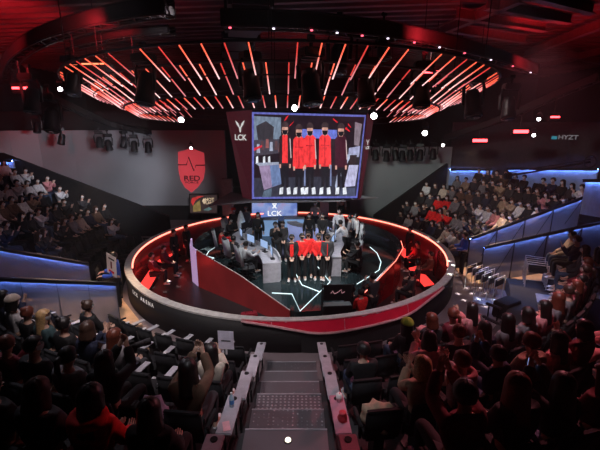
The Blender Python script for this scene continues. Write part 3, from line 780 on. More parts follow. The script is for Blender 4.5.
# left side panel logo lies on the turned panel
pa, pb = at_y(226, 150, YS+.9), at_y(252, 150, YS+.03); rzl = math.atan2(pb.y-pa.y, pb.x-pa.x)
c1 = at_y(241, 133, YS+.40)+Vector((-.03, -.03, -.05)); lck(sc_, c1, .56, 0, lw, off, True, rzl)
pa, pb = at_y(362, 150, YS+.03), at_y(368, 150, YS+.5); rzr = math.atan2(pb.y-pa.y, pb.x-pa.x)
c1 = at_y(367.5, 146, YS+.28)+Vector((-.0, -.04, 0)); lck(sc_, c1, .28, 0, lw, off, True, rzr)
gl = mat('ledge_grey', (.30, .29, .31), .5)
led = [(208, 207), (232, 191), (243, 194), (252, 203), (340, 203), (378, 200), (374, 196), (250, 198)]
m = MB(); m.prism([(p.x, p.y) for p in [at_z(x, y, 2.2) for x, y in [(208, 205), (231, 192), (252, 197), (358, 195), (378, 197), (340, 200.5), (252, 201.5)]]], 2.14, 2.2, gl)
rb(m, 'lower_ledge')
m = MB()
for x in (-2, 2.5): m.tube([(x, 18.3, 6.0), (x, 18.3, 9.2)], .06, black)
rb(m, 'hanger')
# lower screen
e = empty('lower_screen', (-1.4, 20.5, .4), 0, 'pale blue lower screen with white letters under the hanging cube', 'screen')
e2 = Vector((-1.4, 20.5, .4)); Y2 = 20.5
def px3(L, Y): return [Vector(at_y(x, y, Y))-e2 for x, y in L]
m = MB(); f = px3([(251, 202), (298, 202), (298, 222), (251, 222)], Y2+.02); m.add(f+[p+Vector((0, .15, 0)) for p in f], [(0, 1, 2, 3), (7, 6, 5, 4)]+[(i, (i+1) % 4, 4+(i+1) % 4, 4+i) for i in range(4)], blackp); m.build('casing', e)
dm = bpy.data.materials.new('display_cloudy'); dm.use_nodes = True; nt = dm.node_tree; b_ = nt.nodes['Principled BSDF']; b_.inputs['Base Color'].default_value = (0, 0, 0, 1)
nz = nt.nodes.new('ShaderNodeTexNoise'); nz.inputs['Scale'].default_value = 1.3; rp = nt.nodes.new('ShaderNodeValToRGB'); tcn = nt.nodes.new('ShaderNodeTexCoord')
rp.color_ramp.elements[0].color = (.16, .24, .62, 1); rp.color_ramp.elements[1].color = (.50, .30, .52, 1); rp.color_ramp.elements[0].position = .4; rp.color_ramp.elements[1].position = .68
e_ = rp.color_ramp.elements.new(.52); e_.color = (.30, .40, .75, 1)
nt.links.new(tcn.outputs['Object'], nz.inputs['Vector']); nt.links.new(nz.outputs['Fac'], rp.inputs['Fac']); nt.links.new(rp.outputs['Color'], b_.inputs['Emission Color']); b_.inputs['Emission Strength'].default_value = .85
m = MB(); m.add(px3([(252, 203), (297, 203), (297, 221), (252, 221)], Y2), [(0, 1, 2, 3)], dm); m.build('display', e)
lck(e, Vector(at_y(274.5, 212, Y2-.02))+Vector((0, 0, .08)), .62, 0, glow('text_white', (.95, .97, 1), 1), e2, False)
m = MB()
cc = Vector(at_y(274.5, 206, Y2-.02))-e2
for s in (-1, 1): m.add([cc+Vector(v) for v in ((-.14*s, 0, .13), (-.06*s, 0, .13), (.14*s, 0, -.13), (.05*s, 0, -.13))], [(0, 1, 2, 3)], glow('text_white', (.95, .97, 1), 1))
m.add([cc+Vector(v) for v in ((-.13, -.001, .15), (.13, -.001, .15), (.13, -.001, .10), (-.13, -.001, .10))], [(0, 1, 2, 3)], glow('text_white', (.95, .97, 1), 1))
m.build('emblem', e)

# shield emblem on the rear wall
e = empty('shield_emblem', (-6.6, WY-.22, 3.3), 0, 'red shield emblem with a heartbeat line on the grey rear wall', 'emblem')
eo = Vector((-6.6, WY-.22, 3.3)); YW = WY-.02
def shp(L, Y, mt, nm, th=.02):
    f = [Vector(at_y(x, y, Y))-eo for x, y in L]; n = len(f); m = MB()
    m.add(f+[p+Vector((0, th, 0)) for p in f], [tuple(range(n)), tuple(range(n, 2*n))[::-1]]+[(i, (i+1) % n, n+(i+1) % n, n+i) for i in range(n)], mt); return m.build(nm, e)
shred = mat('shield_red', (.85, .09, .11), .6, 0, (1, .08, .11), .36, noise=.03); shdk = mat('shield_line', (.10, .03, .04), .6, noise=0)
shp([(178, 152), (186, 150), (191, 147.5), (196, 150), (204, 153), (205, 170), (203.5, 179), (198, 187), (191.5, 192.5), (185, 187.5), (180.5, 180), (178.5, 170)], YW-.02, shred, 'shield')
def stroke(L, wd): 
    m = MB(); m.tube([Vector(at_y(x, y, YW-.03))-eo for x, y in L], wd, shdk, 6); return m.build('heartbeat_line', e)
stroke([(178, 164.8), (186.5, 164.8), (188.5, 157), (194, 171), (196, 165.2), (205, 165.2)], .035)
M0 = Matrix.Translation(-eo)
text('lettering', 'RED', .42, M0 @ facing(at_y(192, 178.5, YW-.035), 0, 1.25, 1), shdk, e)
text('lettering', 'FORCE', .17, M0 @ facing(at_y(192, 182.6, YW-.035), 0, 1.5, 1), shdk, e)
# advert screen under it
e = empty('advert_screen', (-6.2, 21.6, 1.2), 0, 'small advert screen in red and gold under the shield emblem', 'screen'); eo = Vector((-6.2, 21.6, 1.2))
shp([(189, 194), (218, 194), (218, 214), (189, 214)], 21.6, blackp, 'casing', .12)
shp([(190, 195), (217, 195), (217, 213), (190, 213)], 21.595, paint('adbg', (.035, .022, .022)), 'display', .004)
shp([(191, 202), (192, 198), (199, 196), (204, 196), (199, 198), (195, 201), (193, 206)], 21.58, paint('adred', (.45, .03, .03)), 'artwork', .004)
shp([(193, 206), (196, 203), (200, 200), (201, 211), (193, 212)], 21.57, paint('adgold', (.20, .14, .05)), 'artwork', .004)
shp([(203, 210), (209, 207), (212, 209), (208, 211)], 21.57, paint('adteal', (.08, .14, .14)), 'artwork', .004)
shp([(202, 201), (203.5, 198.5), (206, 199), (206.5, 202), (204, 204)], 21.57, paint('adtxt', (.6, .45, .3)), 'artwork', .004)
M0 = Matrix.Translation(-eo); tm = paint('adtxt', (.6, .45, .3))
text('lettering', 'HOT', .24, M0 @ facing(at_y(209.5, 199.6, 21.56), 0, 1, 1), tm, e); text('lettering', 'PLANET', .22, M0 @ facing(at_y(210.5, 203, 21.56), 0, 1, 1), tm, e)
# wall sign, far side
e = empty('wall_sign', (0, 0, 0), 0, 'small lit wall sign with a teal mark and pale letters on the dark wall', 'sign'); eo = Vector((0, 0, 0))
p = at_y(568, 137.5, 18.0); e.location = p
rzs = math.atan2(14-21.2, 19-14.5)
text('lettering', 'HYZT', .27, facing((0, 0, 0), -.55, 1.1, 1), glow('sign_pale', (.5, .5, .55), .22), e)
m = MB(); m.box((-.45, .27, -.02), (.22, .03, .14), glow('sign_teal', (.05, .45, .6), .35), rz=-.55, bev=.01); m.build('emblem', e)

# ------------------------------------------------------------------ parapets and railings
b = MB(); b.prism([(-14.6, 19.1), (-6.7, 19.1), (-6.7, 19.25), (-14.6, 19.25)], 0, [4.25, 1.05, 1.05, 4.25], blackp); b.prism([(-18.5, 19.1), (-14.6, 19.1), (-14.6, 19.25), (-18.5, 19.25)], 0, [4.3, 4.25, 4.25, 4.3], blackp); struct('wall_bank_left', b)
b = MB(); b.prism([(4.1, 20.6), (8.35, 21.9), (8.3, 22.05), (4.05, 20.75)], 0, [.75, 3.45, 3.45, .75], blackp); struct('wall_bank_right', b)
bluewall = mat('blue_lit_panel', (.35, .45, .65), .45, noise=.15, scale=3)
def lit_wall(a, b2, z0a, z1a, z0b, z1b, label):
    e = empty('parapet', (a[0], a[1], 0), 0, label, 'parapet', 'blue-lit parapets'); d = Vector((b2[0]-a[0], b2[1]-a[1], 0)); n = 4
    P = [d*i/n for i in range(n+1)]; za = [z0a+(z0b-z0a)*i/n for i in range(n+1)]; zb = [z1a+(z1b-z1a)*i/n for i in range(n+1)]
    m = MB(); m.wall(P, za, zb, .08, bluewall); m.build('panel', e)
    m = MB(); nn = Vector((-d.y, d.x, 0)).normalized()
    s = -1 if (Vector((a[0], a[1], 0))+nn).length > Vector((a[0], a[1], 0)).length else 1
    m.tube([p+nn*s*.06+Vector((0, 0, zb[i]+.01)) for i, p in enumerate(P)], .015, blueled, 5); m.build('light_strip', e)
    m = MB(); m.wall([p+nn*s*.10 for p in P], [z-.05 for z in zb], [z+.04 for z in zb], .008, black); m.build('light_cover', e)  # lip added to hide the bare strip and turn its light onto the panel
    m = MB(); m.wall([p+nn*s*.12 for p in P], [z+.03 for z in zb], [z+.06 for z in zb], .2, blackp) if s < 0 else m.wall([p-nn*.08 for p in P], [z+.03 for z in zb], [z+.06 for z in zb], .2, blackp); m.build('cap', e)
lit_wall((8.5, 21.9), (10.9, 21.9), 2.2, 3.1, 2.2, 3.1, 'short blue-lit parapet behind the top row, next to the grey wall')
lit_wall((11.3, 21.0), (13.6, 17.6), 2.3, 3.25, 2.4, 3.62, 'long blue-lit parapet behind the top row under the dark wall')
q0, q1 = at_y(586, 181, 13.6), at_y(620, 181, 11.6)
lit_wall((q0.x, q0.y), (q1.x, q1.y), q0.z-1.2, q0.z, q1.z-1.2, q1.z, 'blue-lit parapet end at the picture edge above the upper railing')
q0, q1 = at_y(-12, 161, 18.9), at_y(13, 161, 18.9)
lit_wall((q0.x, q0.y), (q1.x, q1.y), q0.z-.35, q0.z, q1.z-.35, q1.z, 'short blue light box at the top of the shadowed bank')

gp = mat('railing_glass', (.26, .27, .34), .35, 0, noise=.1, scale=2, alpha=.62)
tan = mat('tan_floor', (.6, .40, .26), .6, noise=.2, scale=2)
def railing(pA, pB, za, zb, fa, fb, label, nposts=5):
    e = empty('glass_railing', (pA[0], pA[1], 0), 0, label, 'railing', 'blue-lit railings along the side entrances')
    d = Vector((pB[0]-pA[0], pB[1]-pA[1], 0)); nn = Vector((-d.y, d.x, 0)).normalized()
    s = 1 if nn.dot(Vector((pA[0], pA[1], 0))) < 0 else -1     # towards the viewer side
    P = [d*i/8 for i in range(9)]; T = [za+(zb-za)*i/8 for i in range(9)]; B_ = [fa+(fb-fa)*i/8 for i in range(9)]
    m = MB(); m.tube([p+Vector((0, 0, t)) for p, t in zip(P, T)], .03, black); m.build('top_rail', e)
    m = MB(); m.wall(P, B_, [t-.05 for t in T], .02, gp); m.build('glass_panel', e)
    m = MB(); m.tube([p+nn*s*.045+Vector((0, 0, t-.03)) for p, t in zip(P, T)], .012, blueled, 5); m.build('light_strip', e)
    m = MB(); m.wall([p+nn*s*.075 for p in P], [t-.07 for t in T], [t+.02 for t in T], .008, black); m.build('light_cover', e)  # lip added to hide the bare strip so only the glass looks lit
    for i in range(nposts):
        q = i/(nposts-1); p = d*q
        m = MB(); m.tube([p+Vector((0, 0, fa+(fb-fa)*q)), p+Vector((0, 0, za+(zb-za)*q))], .022, black, 6)
        if i: m.tube([p+Vector((0, 0, za+(zb-za)*q-.1)), p-d.normalized()*.5+Vector((0, 0, fa+(fb-fa)*q+.05))], .012, black, 5)
        m.build('post', e)
    return e
def ext(a, b2, k): return (a[0]+(b2[0]-a[0])*k, a[1]+(b2[1]-a[1])*k)
A, B = at_z(115, 283, 1.4), at_z(0, 278, 2.4); B2 = ext(A, B, 1.15)
railing(A, B2, 1.4, 2.55, 0, 1.2, 'lower blue-lit glass railing behind the man with the white placard')
A, B = at_z(88, 263, 1.4), at_z(0, 248, 2.3); B2 = ext(A, B, 1.15)
railing(A, B2, 1.4, 2.43, .3, 1.35, 'upper blue-lit glass railing below the shadowed bank')
A, B = at_z(484, 247, 1.4), at_z(600, 222, 2.6); B2 = ext(A, B, 1.15)
railing(A, B2, 1.4, 2.78, 0, 1.3, 'lower blue-lit glass railing beside the steward in the blue shirt')
A, B = at_z(470, 238, 1.4), at_z(583, 197, 3.0)
railing(A, B, 1.4, 3.0, .2, 1.9, 'upper blue-lit glass railing below the crowded far bank')
# sloped entrance floors between the railings
b = MB()
for L in ([polar(6.4, -131, 0), polar(10.5, -131, 0), polar(10.5, -152, 0), polar(6.4, -152, 0)], [polar(6.6, -17, 0), polar(12, -17, 0), polar(12, -3.5, 0), polar(6.6, -3.5, 0)]):
    b.prism([(p.x, p.y) for p in L], -.01, [.06, .9, .9, .06], tan)
struct('floor_6', b)

# ------------------------------------------------------------------ seats
def arena_chair():
    e = empty('arena_chair')
    m = MB(); m.box((0, .02, .42), (.46, .44, .1), seatm, bev=.04); m.build('seat', e, smooth=True)
    m = MB(); m.box((0, -.235, .69), (.47, .09, .48), seatm, rx=R(10), bev=.03); m.build('backrest', e, smooth=True)
    m = MB(); m.box((0, -.28, .935), (.46, .06, .02), seatm, bev=.008); m.build('top_trim', e)
    for s in (-1, 1):
        m = MB(); m.box((s*.26, .0, .62), (.05, .36, .04), seatm, bev=.012); m.box((s*.26, -.1, .5), (.03, .05, .22), black); m.build('armrest', e)
    m = MB(); m.box((0, -.02, .2), (.14, .2, .38), black); m.box((0, -.02, .01), (.3, .3, .02), black); m.build('pedestal', e)
    note_kids(e); return e
ac = arena_chair()
m = MB(); m.box((.30, .12, .66), (.12, .5, .025), grey, bev=.006); tray_src = m.build('tray'); 
TRAY = tray_src.data; bpy.data.objects.remove(tray_src)
SEATS = []        # dicts
SP_ = .575
def add_seat(bank, k, j, p, z):
    face = math.atan2(CY-p.y, CX-p.x); SEATS.append(dict(bank=bank, k=k, j=j, p=p, z=z, face=face, head=proj((p.x, p.y, z+1.22))))
for side, aend in ((-1, -131.5), (1, -17)):
    for k in range(0, 6):
        r = RF+P_F*k; xe = (AIX0-.34 if side < 0 else AIX1+.34)
        a = math.degrees(math.asin((xe-CX)/r))-90; da = math.degrees(SP_/r); j = 0; a += side*da*.5
        while (side < 0 and a > aend+math.degrees(.3/r)) or (side > 0 and a < aend-math.degrees(.3/r)):
            if not (side > 0 and -29.5 < a < -24):
                add_seat('L' if side < 0 else 'Rr', k, j, polar(r, a), k*RISE)
            j += 1; a += side*da
for bank, a0, a1, rows in (('BL', -153.5, -195, 8), ('BR', -2, 41, 6)):
    for k in range(rows):
        r = R0+P_B*k; da = math.degrees(.53/r); s = 1 if a1 > a0 else -1; a = a0+s*da*.6; j = 0
        while abs(a-a0) < abs(a1-a0):
            p = polar(r, a)
            if (bank == 'BL' and p.y < 18.5) or (bank == 'BR' and p.y < 21.2 and not (p.x > 12.6 and p.y > 17)): add_seat(bank, k, j, p, .05+k*RB)
            j += 1; a += s*da
SEATS = [s for s in SEATS if not (s['bank'] == 'Rr' and ((s['k'] == 0 and s['head'][0] > 436) or (s['k'] == 1 and 486 < s['head'][0] < 545)))]
SEATS = [s for s in SEATS if -25 < s['head'][0] < 625 and s['head'][1] < 480 and s['head'][1] > 100]
def nearest(px, py, banks):
    best = min((s for s in SEATS if s['bank'] in banks and 'spec' not in s), key=lambda s: (s['head'][0]-px)**2+(s['head'][1]-py)**2); return best
def assign(px, py, banks, **spec):
    s = nearest(px, py, banks); s['spec'] = spec; return s
L_ = ['L']; Q_ = ['Rr']
assign(15, 316, L_, hair='bob', hc='black', top='white', name='in white with a bob, below the lower railing', hat='cream')
assign(52, 332, L_, hair='long', hc='blond', top='teal', yaw=-.9, name='with long blond hair in a teal coat')
assign(40, 362, L_, hair='short', hc='black', top='black', yaw=-.9, legs='beige', name='in black with a white mask, turned in profile')
assign(93, 340, L_, hair='bob', hc='dark brown', top='navy', yaw=.3, name='in navy beside the blond woman, hair in a bob')
assign(130, 346, L_, hair='long', hc='auburn', top='grey', yaw=-.4, name='with auburn hair in a grey coat')
cam1 = assign(122, 374, L_, hair='long', hc='black', top='black', pose='phone', name='with long black hair raising a camera')
big = assign(98, 418, L_, hair='long', hc='black', top='red', hood=True, name='with big dark hair above a red ruffled collar')
fan = assign(210, 352, L_, hair='long', hc='black', top='cream', hoodc='pink', pose='clap', name='in a cream coat holding a white paddle fan')
ph1 = assign(192, 382, L_, hair='long', hc='black', top='brown', pose='phone', name='with long black hair in fur sleeves filming by phone')
assign(4, 350, L_, hair='short', hc='auburn', top='maroon', yaw=.5, name='in maroon at the edge behind the mask wearer')
assign(8, 420, L_, hair='short', hc='black', top='black', legs='brown', name='in black with brown trousers, knees in view')
assign(150, 440, L_, hair='long', hc='black', top='black', name='in black right behind the camera woman')
assign(362, 345, Q_, hair='short', hc='black', top='black', name='in black, nearest the stairs in the packed block')
assign(400, 335, Q_, hair='long', hc='black', top='charcoal', hat='lime', name='wearing a green and red beanie')
hoodp = assign(452, 366, Q_, hair='short', hc='auburn', top='white', hood=True, hoodc='pink', pose='clap', name='with brown hair and a pink-lit white hood')  # pink light on the white hood is put into its cloth colour
assign(425, 395, Q_, hair='bob', hc='blond', top='beige', yaw=.3, name='in beige with light bobbed hair')
ph2 = assign(492, 362, Q_, hair='short', hc='black', top='navy', pose='phone', name='in navy raising both arms with a phone')
ph3 = assign(575, 405, Q_, hair='long', hc='black', top='black', pose='phone', name='with long black hair behind a lit phone')
ph4 = assign(490, 415, Q_, hair='short', hc='black', top='maroon', pose='phone', name='in maroon holding up a dark phone')
assign(420, 350, Q_, hair='bob', hc='black', top='pink', pose='clap', name='in a puffy pink coat raising hands')
assign(560, 365, Q_, hair='long', hc='black', top='pink', name='in a pink coat among dark coats')
assign(575, 240, Q_, hair='short', hc='black', top='cream', name='in cream below the lower railing')
assign(590, 295, Q_, hair='bob', hc='auburn', top='maroon', name='with auburn bob in maroon near the picture edge')
tops_dark = ['black', 'black', 'grey', 'pink', 'beige', 'charcoal', 'navy', 'black', 'maroon', 'brown', 'charcoal']
tops_far = ['black', 'black', 'navy', 'black', 'charcoal', 'charcoal', 'grey', 'white', 'cream', 'black', 'brown', 'pink', 'white', 'charcoal', 'grey', 'black', 'beige', 'navy']
HN = {'short': 'short', 'long': 'long', 'bob': 'bobbed', 'bun': 'tied-up', 'tail': 'ponytailed'}
ref = {'L': 'half-empty block', 'Rr': 'packed block', 'BL': 'shadowed far bank', 'BR': 'bright far bank'}
end = {'L': 'central stairs', 'Rr': 'central stairs', 'BL': 'upper railing', 'BR': 'upper railing'}
nch = npe = 0
for s in SEATS:
    bank, k, j = s['bank'], s['k'], s['j']; px, py = s['head']; occ = False; sp2 = s.get('spec')
    if sp2: occ = True
    elif bank == 'L': occ = (px < 100 and random.random() < (.75 if k > 1 else .35)) or (k >= 4 and px < 160 and random.random() < .6)
    elif bank == 'Rr': occ = (k >= 1 and j >= 2 and random.random() < .9) or (k == 0 and px > 430 and random.random() < .55) or (k >= 3 and j >= 1 and random.random() < .8)
    elif bank == 'BL': occ = (j >= 2 or k > 2) and ((px < 118 and random.random() < .86))
    else: occ = random.random() < .93
    if bank == 'BL' and px > 60 and py > 222: occ = False
    rowname = ORD[k]+' row'; jn = ORD[min(j, 24)]
    fr = s['p']; z = s['z']
    far = bank in ('BL', 'BR')
    show = (not far) or (not occ)
    if bank == 'Rr' and occ and k >= 1 and px > 470 and py < 330: show = True
    if show:
        c = copy_tree(ac); c.location = (fr.x, fr.y, z); c.rotation_euler = (0, 0, s['face']-PI/2)
        tag(c, '%s black seat in the %s, %s, %s from the %s' % ('occupied' if occ else 'empty', ref[bank], rowname, jn, end[bank]), 'chair', 'black seats of the '+ref[bank]); nch += 1
        if bank == 'L' and k <= 2 and j > 0:
            t = bpy.data.objects.new('tray', TRAY); COL.objects.link(t); t.parent = c
    if occ:
        q = sp2 or {}
        if far: hair = random.choice(['short', 'long', 'bob', 'short', 'long']); top = random.choice(tops_far); pose = random.choice(['lap', 'lap', 'clap'])
        else: hair = random.choice(['short', 'long', 'bob', 'long', 'tail', 'bun']); top = random.choice(tops_dark); pose = random.choice(['lap', 'lap', 'lap', 'clap'])
        if bank == 'BL' and random.random() < .35: top = 'white'
        if bank == 'BR' and not q and 425 < px < 455 and 195 < py < 215: top = 'red'
        hcol = random.choice(['black', 'black', 'black', 'dark brown', 'dark brown', 'auburn'] if not far else ['black', 'black', 'dark brown'])
        hair = q.get('hair', hair); top = q.get('top', top); pose = q.get('pose', pose); hcol = q.get('hc', hcol)
        if q: lab = 'spectator '+q['name']
        else: lab = '%s-clad spectator, %s %s hair, %s, %s, %s from %s' % (top, HN[hair], hcol, ref[bank], rowname, jn, end[bank].split()[-1])
        o = person((fr.x, fr.y, z+.02), s['face'], pose, hair, hcol, top, q.get('legs', random.choice(['black', 'black', 'denim', 'charcoal'])), 'white', q.get('yaw', 0 if far else random.choice([0, 0, .35, -.35])), q.get('hood', False), q.get('hat'), random.uniform(.95, 1.04) if far else random.uniform(1.04, 1.13),
                   lab, 'spectators in the '+ref[bank], hoodc=q.get('hoodc'), full=not far)
        s['person'] = o; npe += 1
drop(ac)
print('SEATS', len(SEATS), 'chairs', nch, 'people', npe, 'L rows', sum(1 for s in SEATS if s['bank'] == 'L'))

# ---- held things
def local(s, v):
    M = Matrix.Translation((s['p'].x, s['p'].y, s['z'])) @ Matrix.Rotation(s['face']-PI/2, 4, 'Z'); return M @ Vector(v)
phb = glow('phone_screen', (.35, .45, .9), .9)
def phone(s, lab, lit=True):
    e = empty('smartphone', local(s, (0, .42, 1.27)), s['face']-PI/2, lab, 'phone')
    m = MB(); m.box((0, 0, 0), (.075, .01, .155), blackp, bev=.004); pcase = m.build('case', e)
    m = MB(); m.box((0, -.006, 0), (.068, .002, .145), phb if lit else charcoal); m.build('display', pcase)
phone(ph1, 'phone held up by the woman in fur sleeves', False); phone(ph2, 'lit phone raised by the spectator in navy'); phone(ph3, 'bright phone held by the long-haired spectator'); phone(ph4, 'dark phone held up by the spectator in maroon', False)
e = empty('camera', local(cam1, (.08, .46, 1.27)), cam1['face']-PI/2-.7, 'black camera with a long lens raised by the long-haired woman', 'camera'); e.scale = (1.25, 1.25, 1.25)
m = MB(); m.box((0, 0, 0), (.14, .07, .1), blackp, bev=.012); m.box((0, 0, .06), (.05, .05, .03), blackp, bev=.006); m.build('body', e)
m = MB(); m.lathe([(.035, 0), (.035, .09), (.04, .1), (.04, .17), (.001, .17)], charcoal, M=Matrix.Translation((0, .03, 0)) @ Matrix.Rotation(-PI/2, 4, 'X')); m.build('lens', e)
fn = local(fan, (.14, .34, 1.12))
e = empty('paddle_fan', fn, fan['face']-PI/2, 'round-cornered white paddle fan raised by the woman in cream', 'fan')
m = MB(); m.box((0, 0, .16), (.27, .008, .34), mat('fan_white', (.75, .72, .85), .7), bev=.003); m.build('blade', e)
m = MB(); m.box((0, 0, -.05), (.03, .012, .12), mat('fan_handle', (.6, .6, .62), .5), bev=.003); m.build('handle', e)
m = MB(); m.box((0, -.006, .15), (.16, .002, .02), charcoal); m.build('print_strip', e)

# ---- ledges beside the stairs
def ledge(x, y, z, lab, rz=0, mt=grey):
    e = empty('aisle_ledge', (x, y, z), rz, lab, 'ledge', 'narrow ledges along the stairs')
    m = MB(); m.box((0, 0, .66), (.2, .70, .035), mt, bev=.01); m.build('top', e)
    m = MB(); m.lathe([(.04, 0), (.04, .006), (.001, .006)], black, (0, .27, .678)); m.build('cup_hole', e)
    m = MB()
    for s in (-.3, .3): m.tube([(0, s, 0), (0, s, .64)], .018, black, 6)
    m.tube([(0, -.38, .35), (0, .38, .35)], .012, black, 6); m.tube([(0, -.38, .05), (0, .38, .05)], .012, black, 6)
    m.build('frame', e)
pinklit = mat('ledge_pink_lit', (.5, .20, .27), .5)  # grey ledge with the pink light put into its colour
for k in range(5):
    yy = 7.74-P_F*k
    ledge(AIX0-.13, yy, k*RISE, 'grey ledge with cup hole on the half-empty side of the stairs, %s from the stage' % ORD[k], R(-3))
    ledge(AIX1+.13, yy, k*RISE, 'grey ledge with cup hole on the packed side of the stairs, %s from the stage' % ORD[k], R(3), grey if k < 3 else pinklit)
# bottle, cup on ledges
e = empty('water_bottle', (AIX0-.12, 4.35, 3*RISE+.678), 0, 'clear blue-labelled water bottle on the stair ledge', 'bottle')
m = MB(); m.lathe([(.001, 0), (.032, .002), (.033, .13), (.03, .15), (.013, .185), (.013, .2), (.001, .2)], mat('bottle_clear', (.55, .75, .9), .15, noise=0)); m.build('body', e, smooth=True)
m = MB(); m.lathe([(.0335, .05), (.0338, .11)], mat('bottle_label', (.08, .3, .75), .5)); m.build('label_band', e)
m = MB(); m.lathe([(.015, .198), (.015, .215), (.001, .215)], mat('cap_white', (.8, .8, .8), .5)); m.build('cap', e)
e = empty('drink_cup', (AIX1+.14, 4.45, 3*RISE+.678), 0, 'white paper cup with a red straw on the pink-lit ledge', 'cup')
m = MB(); m.lathe([(.001, 0), (.033, .001), (.045, .11), (.001, .11)], mat('cup_white', (.8, .72, .72), .6)); m.build('body', e, smooth=True)
m = MB(); m.tube([(0, 0, .1), (.02, 0, .2)], .004, cloth['red'], 6); m.build('straw', e)
e = empty('paper_card', (AIX0-.13, 4.0, 3*RISE+.68), .3, 'pink card lying on the ledge behind the water bottle', 'card')
m = MB(); m.box((0, 0, .002), (.09, .16, .004), mat('card_pink', (.8, .45, .5), .6)); m.build('sheet', e)
e = empty('red_pouch', (AIX1+.15, 4.1, 3*RISE+.68), .2, 'crumpled red pouch on the pink-lit ledge behind the cup', 'pouch')
m = MB(); m.lathe([(.001, 0), (.06, .01), (.065, .05), (.04, .1), (.05, .12), (.001, .12)], mat('pouch_red', (.65, .05, .07), .5, bump=.5, scale=25), n=9); m.build('body', e, smooth=True)
# draped coats / bags on seats
def lump(name, loc, sc, mt, label, cat, rz=0, seed=1):
    rnd = random.Random(seed); bm = bmesh.new(); bmesh.ops.create_icosphere(bm, subdivisions=3, radius=1)
    for v in bm.verts:
        d = v.co.normalized(); f = 1+.16*math.sin(d.x*6+seed)+.12*math.sin(d.y*8+seed*2)+.10*math.sin(d.z*7+seed*3)
        v.co = Vector((d.x*f*sc[0], d.y*f*sc[1], max(-.9, d.z*f)*sc[2]))
    me = bpy.data.meshes.new(name); bm.to_mesh(me); bm.free(); me.materials.append(mt); me.polygons.foreach_set('use_smooth', [True]*len(me.polygons))
    o = bpy.data.objects.new(name, me); COL.objects.link(o); o.location = loc; o.rotation_euler = (0, 0, rz); tag(o, label, cat); return o
def seat_at(px, py): return min((s for s in SEATS), key=lambda s: (s['head'][0]-px)**2+(s['head'][1]-py)**2)
for i, (px, py, bank, cl, lab) in enumerate([(353, 372, 'Rr', 'beige', 'beige puffy coat heaped on the seat beside the packed-side ledge'), (440, 332, 'Rr', 'pink', 'pink coat heaped over an empty front seat'), (520, 312, 'Rr', 'pink', 'pink quilted coat folded over seats near the steel racks'), (553, 268, 'Rr', 'cream', 'cream coat bundled by the lower railing'), (175, 400, 'L', 'lilac', 'pale folded coat and bags in the row behind the camera woman')]):
    emp = [s for s in SEATS if s['bank'] == bank and 'person' not in s]; s = min(emp, key=lambda s: (s['head'][0]-px)**2+(s['head'][1]-py)**2)
    lump('folded_coat', (s['p'].x, s['p'].y, s['z']+.62), (.22, .20, .16), cloth[cl], lab, 'coat', s['face'], i+1); s['person'] = 1
# white programme pads lying on empty seats
npad = 0
for s in SEATS:
    if s['bank'] == 'L' and 'person' not in s and s['k'] <= 2 and npad < 8 and random.random() < .6:
        q = local(s, (.02, -.27, .95)); e = MB(); e.box((0, 0, .012), (.10, .06, .022), cloth['white'], bev=.009); o = e.build('folded_flyer', loc=q)
        o.rotation_euler = (0, 0, s['face']); tag(o, 'folded white flyer on the empty backrest, %s row, %s seat from the stairs' % (ORD[s['k']], ORD[s['j']]), 'flyer', 'flyers on the empty backrests'); npad += 1
# steel frame racks and music-stand style trolleys near the lower railing
def rack(px, py, z, lab, n=4, rz=0, mt=None):
    p = at_z(px, py, z); e = empty('folding_chair_rack', (p.x, p.y, z-.0), rz, lab, 'rack', 'steel racks below the lower railing')
    for i in range(n):
        m = MB(); y = i*.22
        m.tube([(-.3, y, 0), (-.3, y, .8), (.3, y, .8), (.3, y, 0)], .018, mt or silver, 6); m.box((0, y, .62), (.5, .03, .2), charcoal, bev=.01); m.build('frame', e)
rack(487, 292, 0, 'steel rack of stacked chair frames standing near the steward', 4, R(35)); rack(497, 300, 0, 'second steel rack of chair frames, closer to the blue floor strip', 4, R(35))
rack(535, 288, .45, 'pale tubular rack of stacked chairs beside the blue floor strip', 5, R(-25), mat('pale_tube', (.7, .62, .58), .4))
for i, (px, py, lab) in enumerate([(505, 317, 'black flight case on the floor beyond the padded arms'), (560, 300, 'black flight case beside the pale chair rack')]):
    p = at_z(px, py, .3 if i else 0); e = empty('flight_case', p, R(30+i*40), lab, 'case')
    m = MB(); m.box((0, 0, .3), (.7, .45, .5), blackp, bev=.02); m.build('body', e)
    m = MB()
    m.tube([(-.1, -.24, .34), (-.1, -.26, .3), (.1, -.26, .3), (.1, -.24, .34)], .012, silver, 6); m.build('handle', e)
    for sx in (-1, 1):
        for sy in (-1, 1): m = MB(); m.lathe([(.001, -.02), (.035, -.02), (.035, .02), (.001, .02)], charcoal, n=10, M=Matrix.Translation((sx*.28, sy*.17, .036)) @ Matrix.Rotation(PI/2, 4, 'X')); m.build('caster', e)
# padded seat arms of the empty front row
for i, (x, y, dx, dy) in enumerate([(486, 303, 16, 6), (483, 316, 18, 9), (468, 326, 22, 10)]):
    p, q2 = at_z(x, y, .45), at_z(x+dx, y+dy, .45); d = q2-p
    e = empty('padded_seat_arm', (p.x, p.y, 0), math.atan2(d.y, d.x), 'black padded seat arm in the empty front row, '+['nearest the steel racks', 'middle of three', 'nearest the beanie wearer'][i], 'seat arm', 'padded arms near the racks')
    m = MB(); m.box((d.length/2, 0, .45), (d.length, .1, .07), mat('padded_black', (.03, .022, .026), .5), bev=.02); m.build('pad', e)
    m = MB(); m.tube([(.1, 0, 0), (.1, 0, .43)], .02, black, 6); m.tube([(d.length-.1, 0, 0), (d.length-.1, 0, .43)], .02, black, 6); m.build('leg', e)
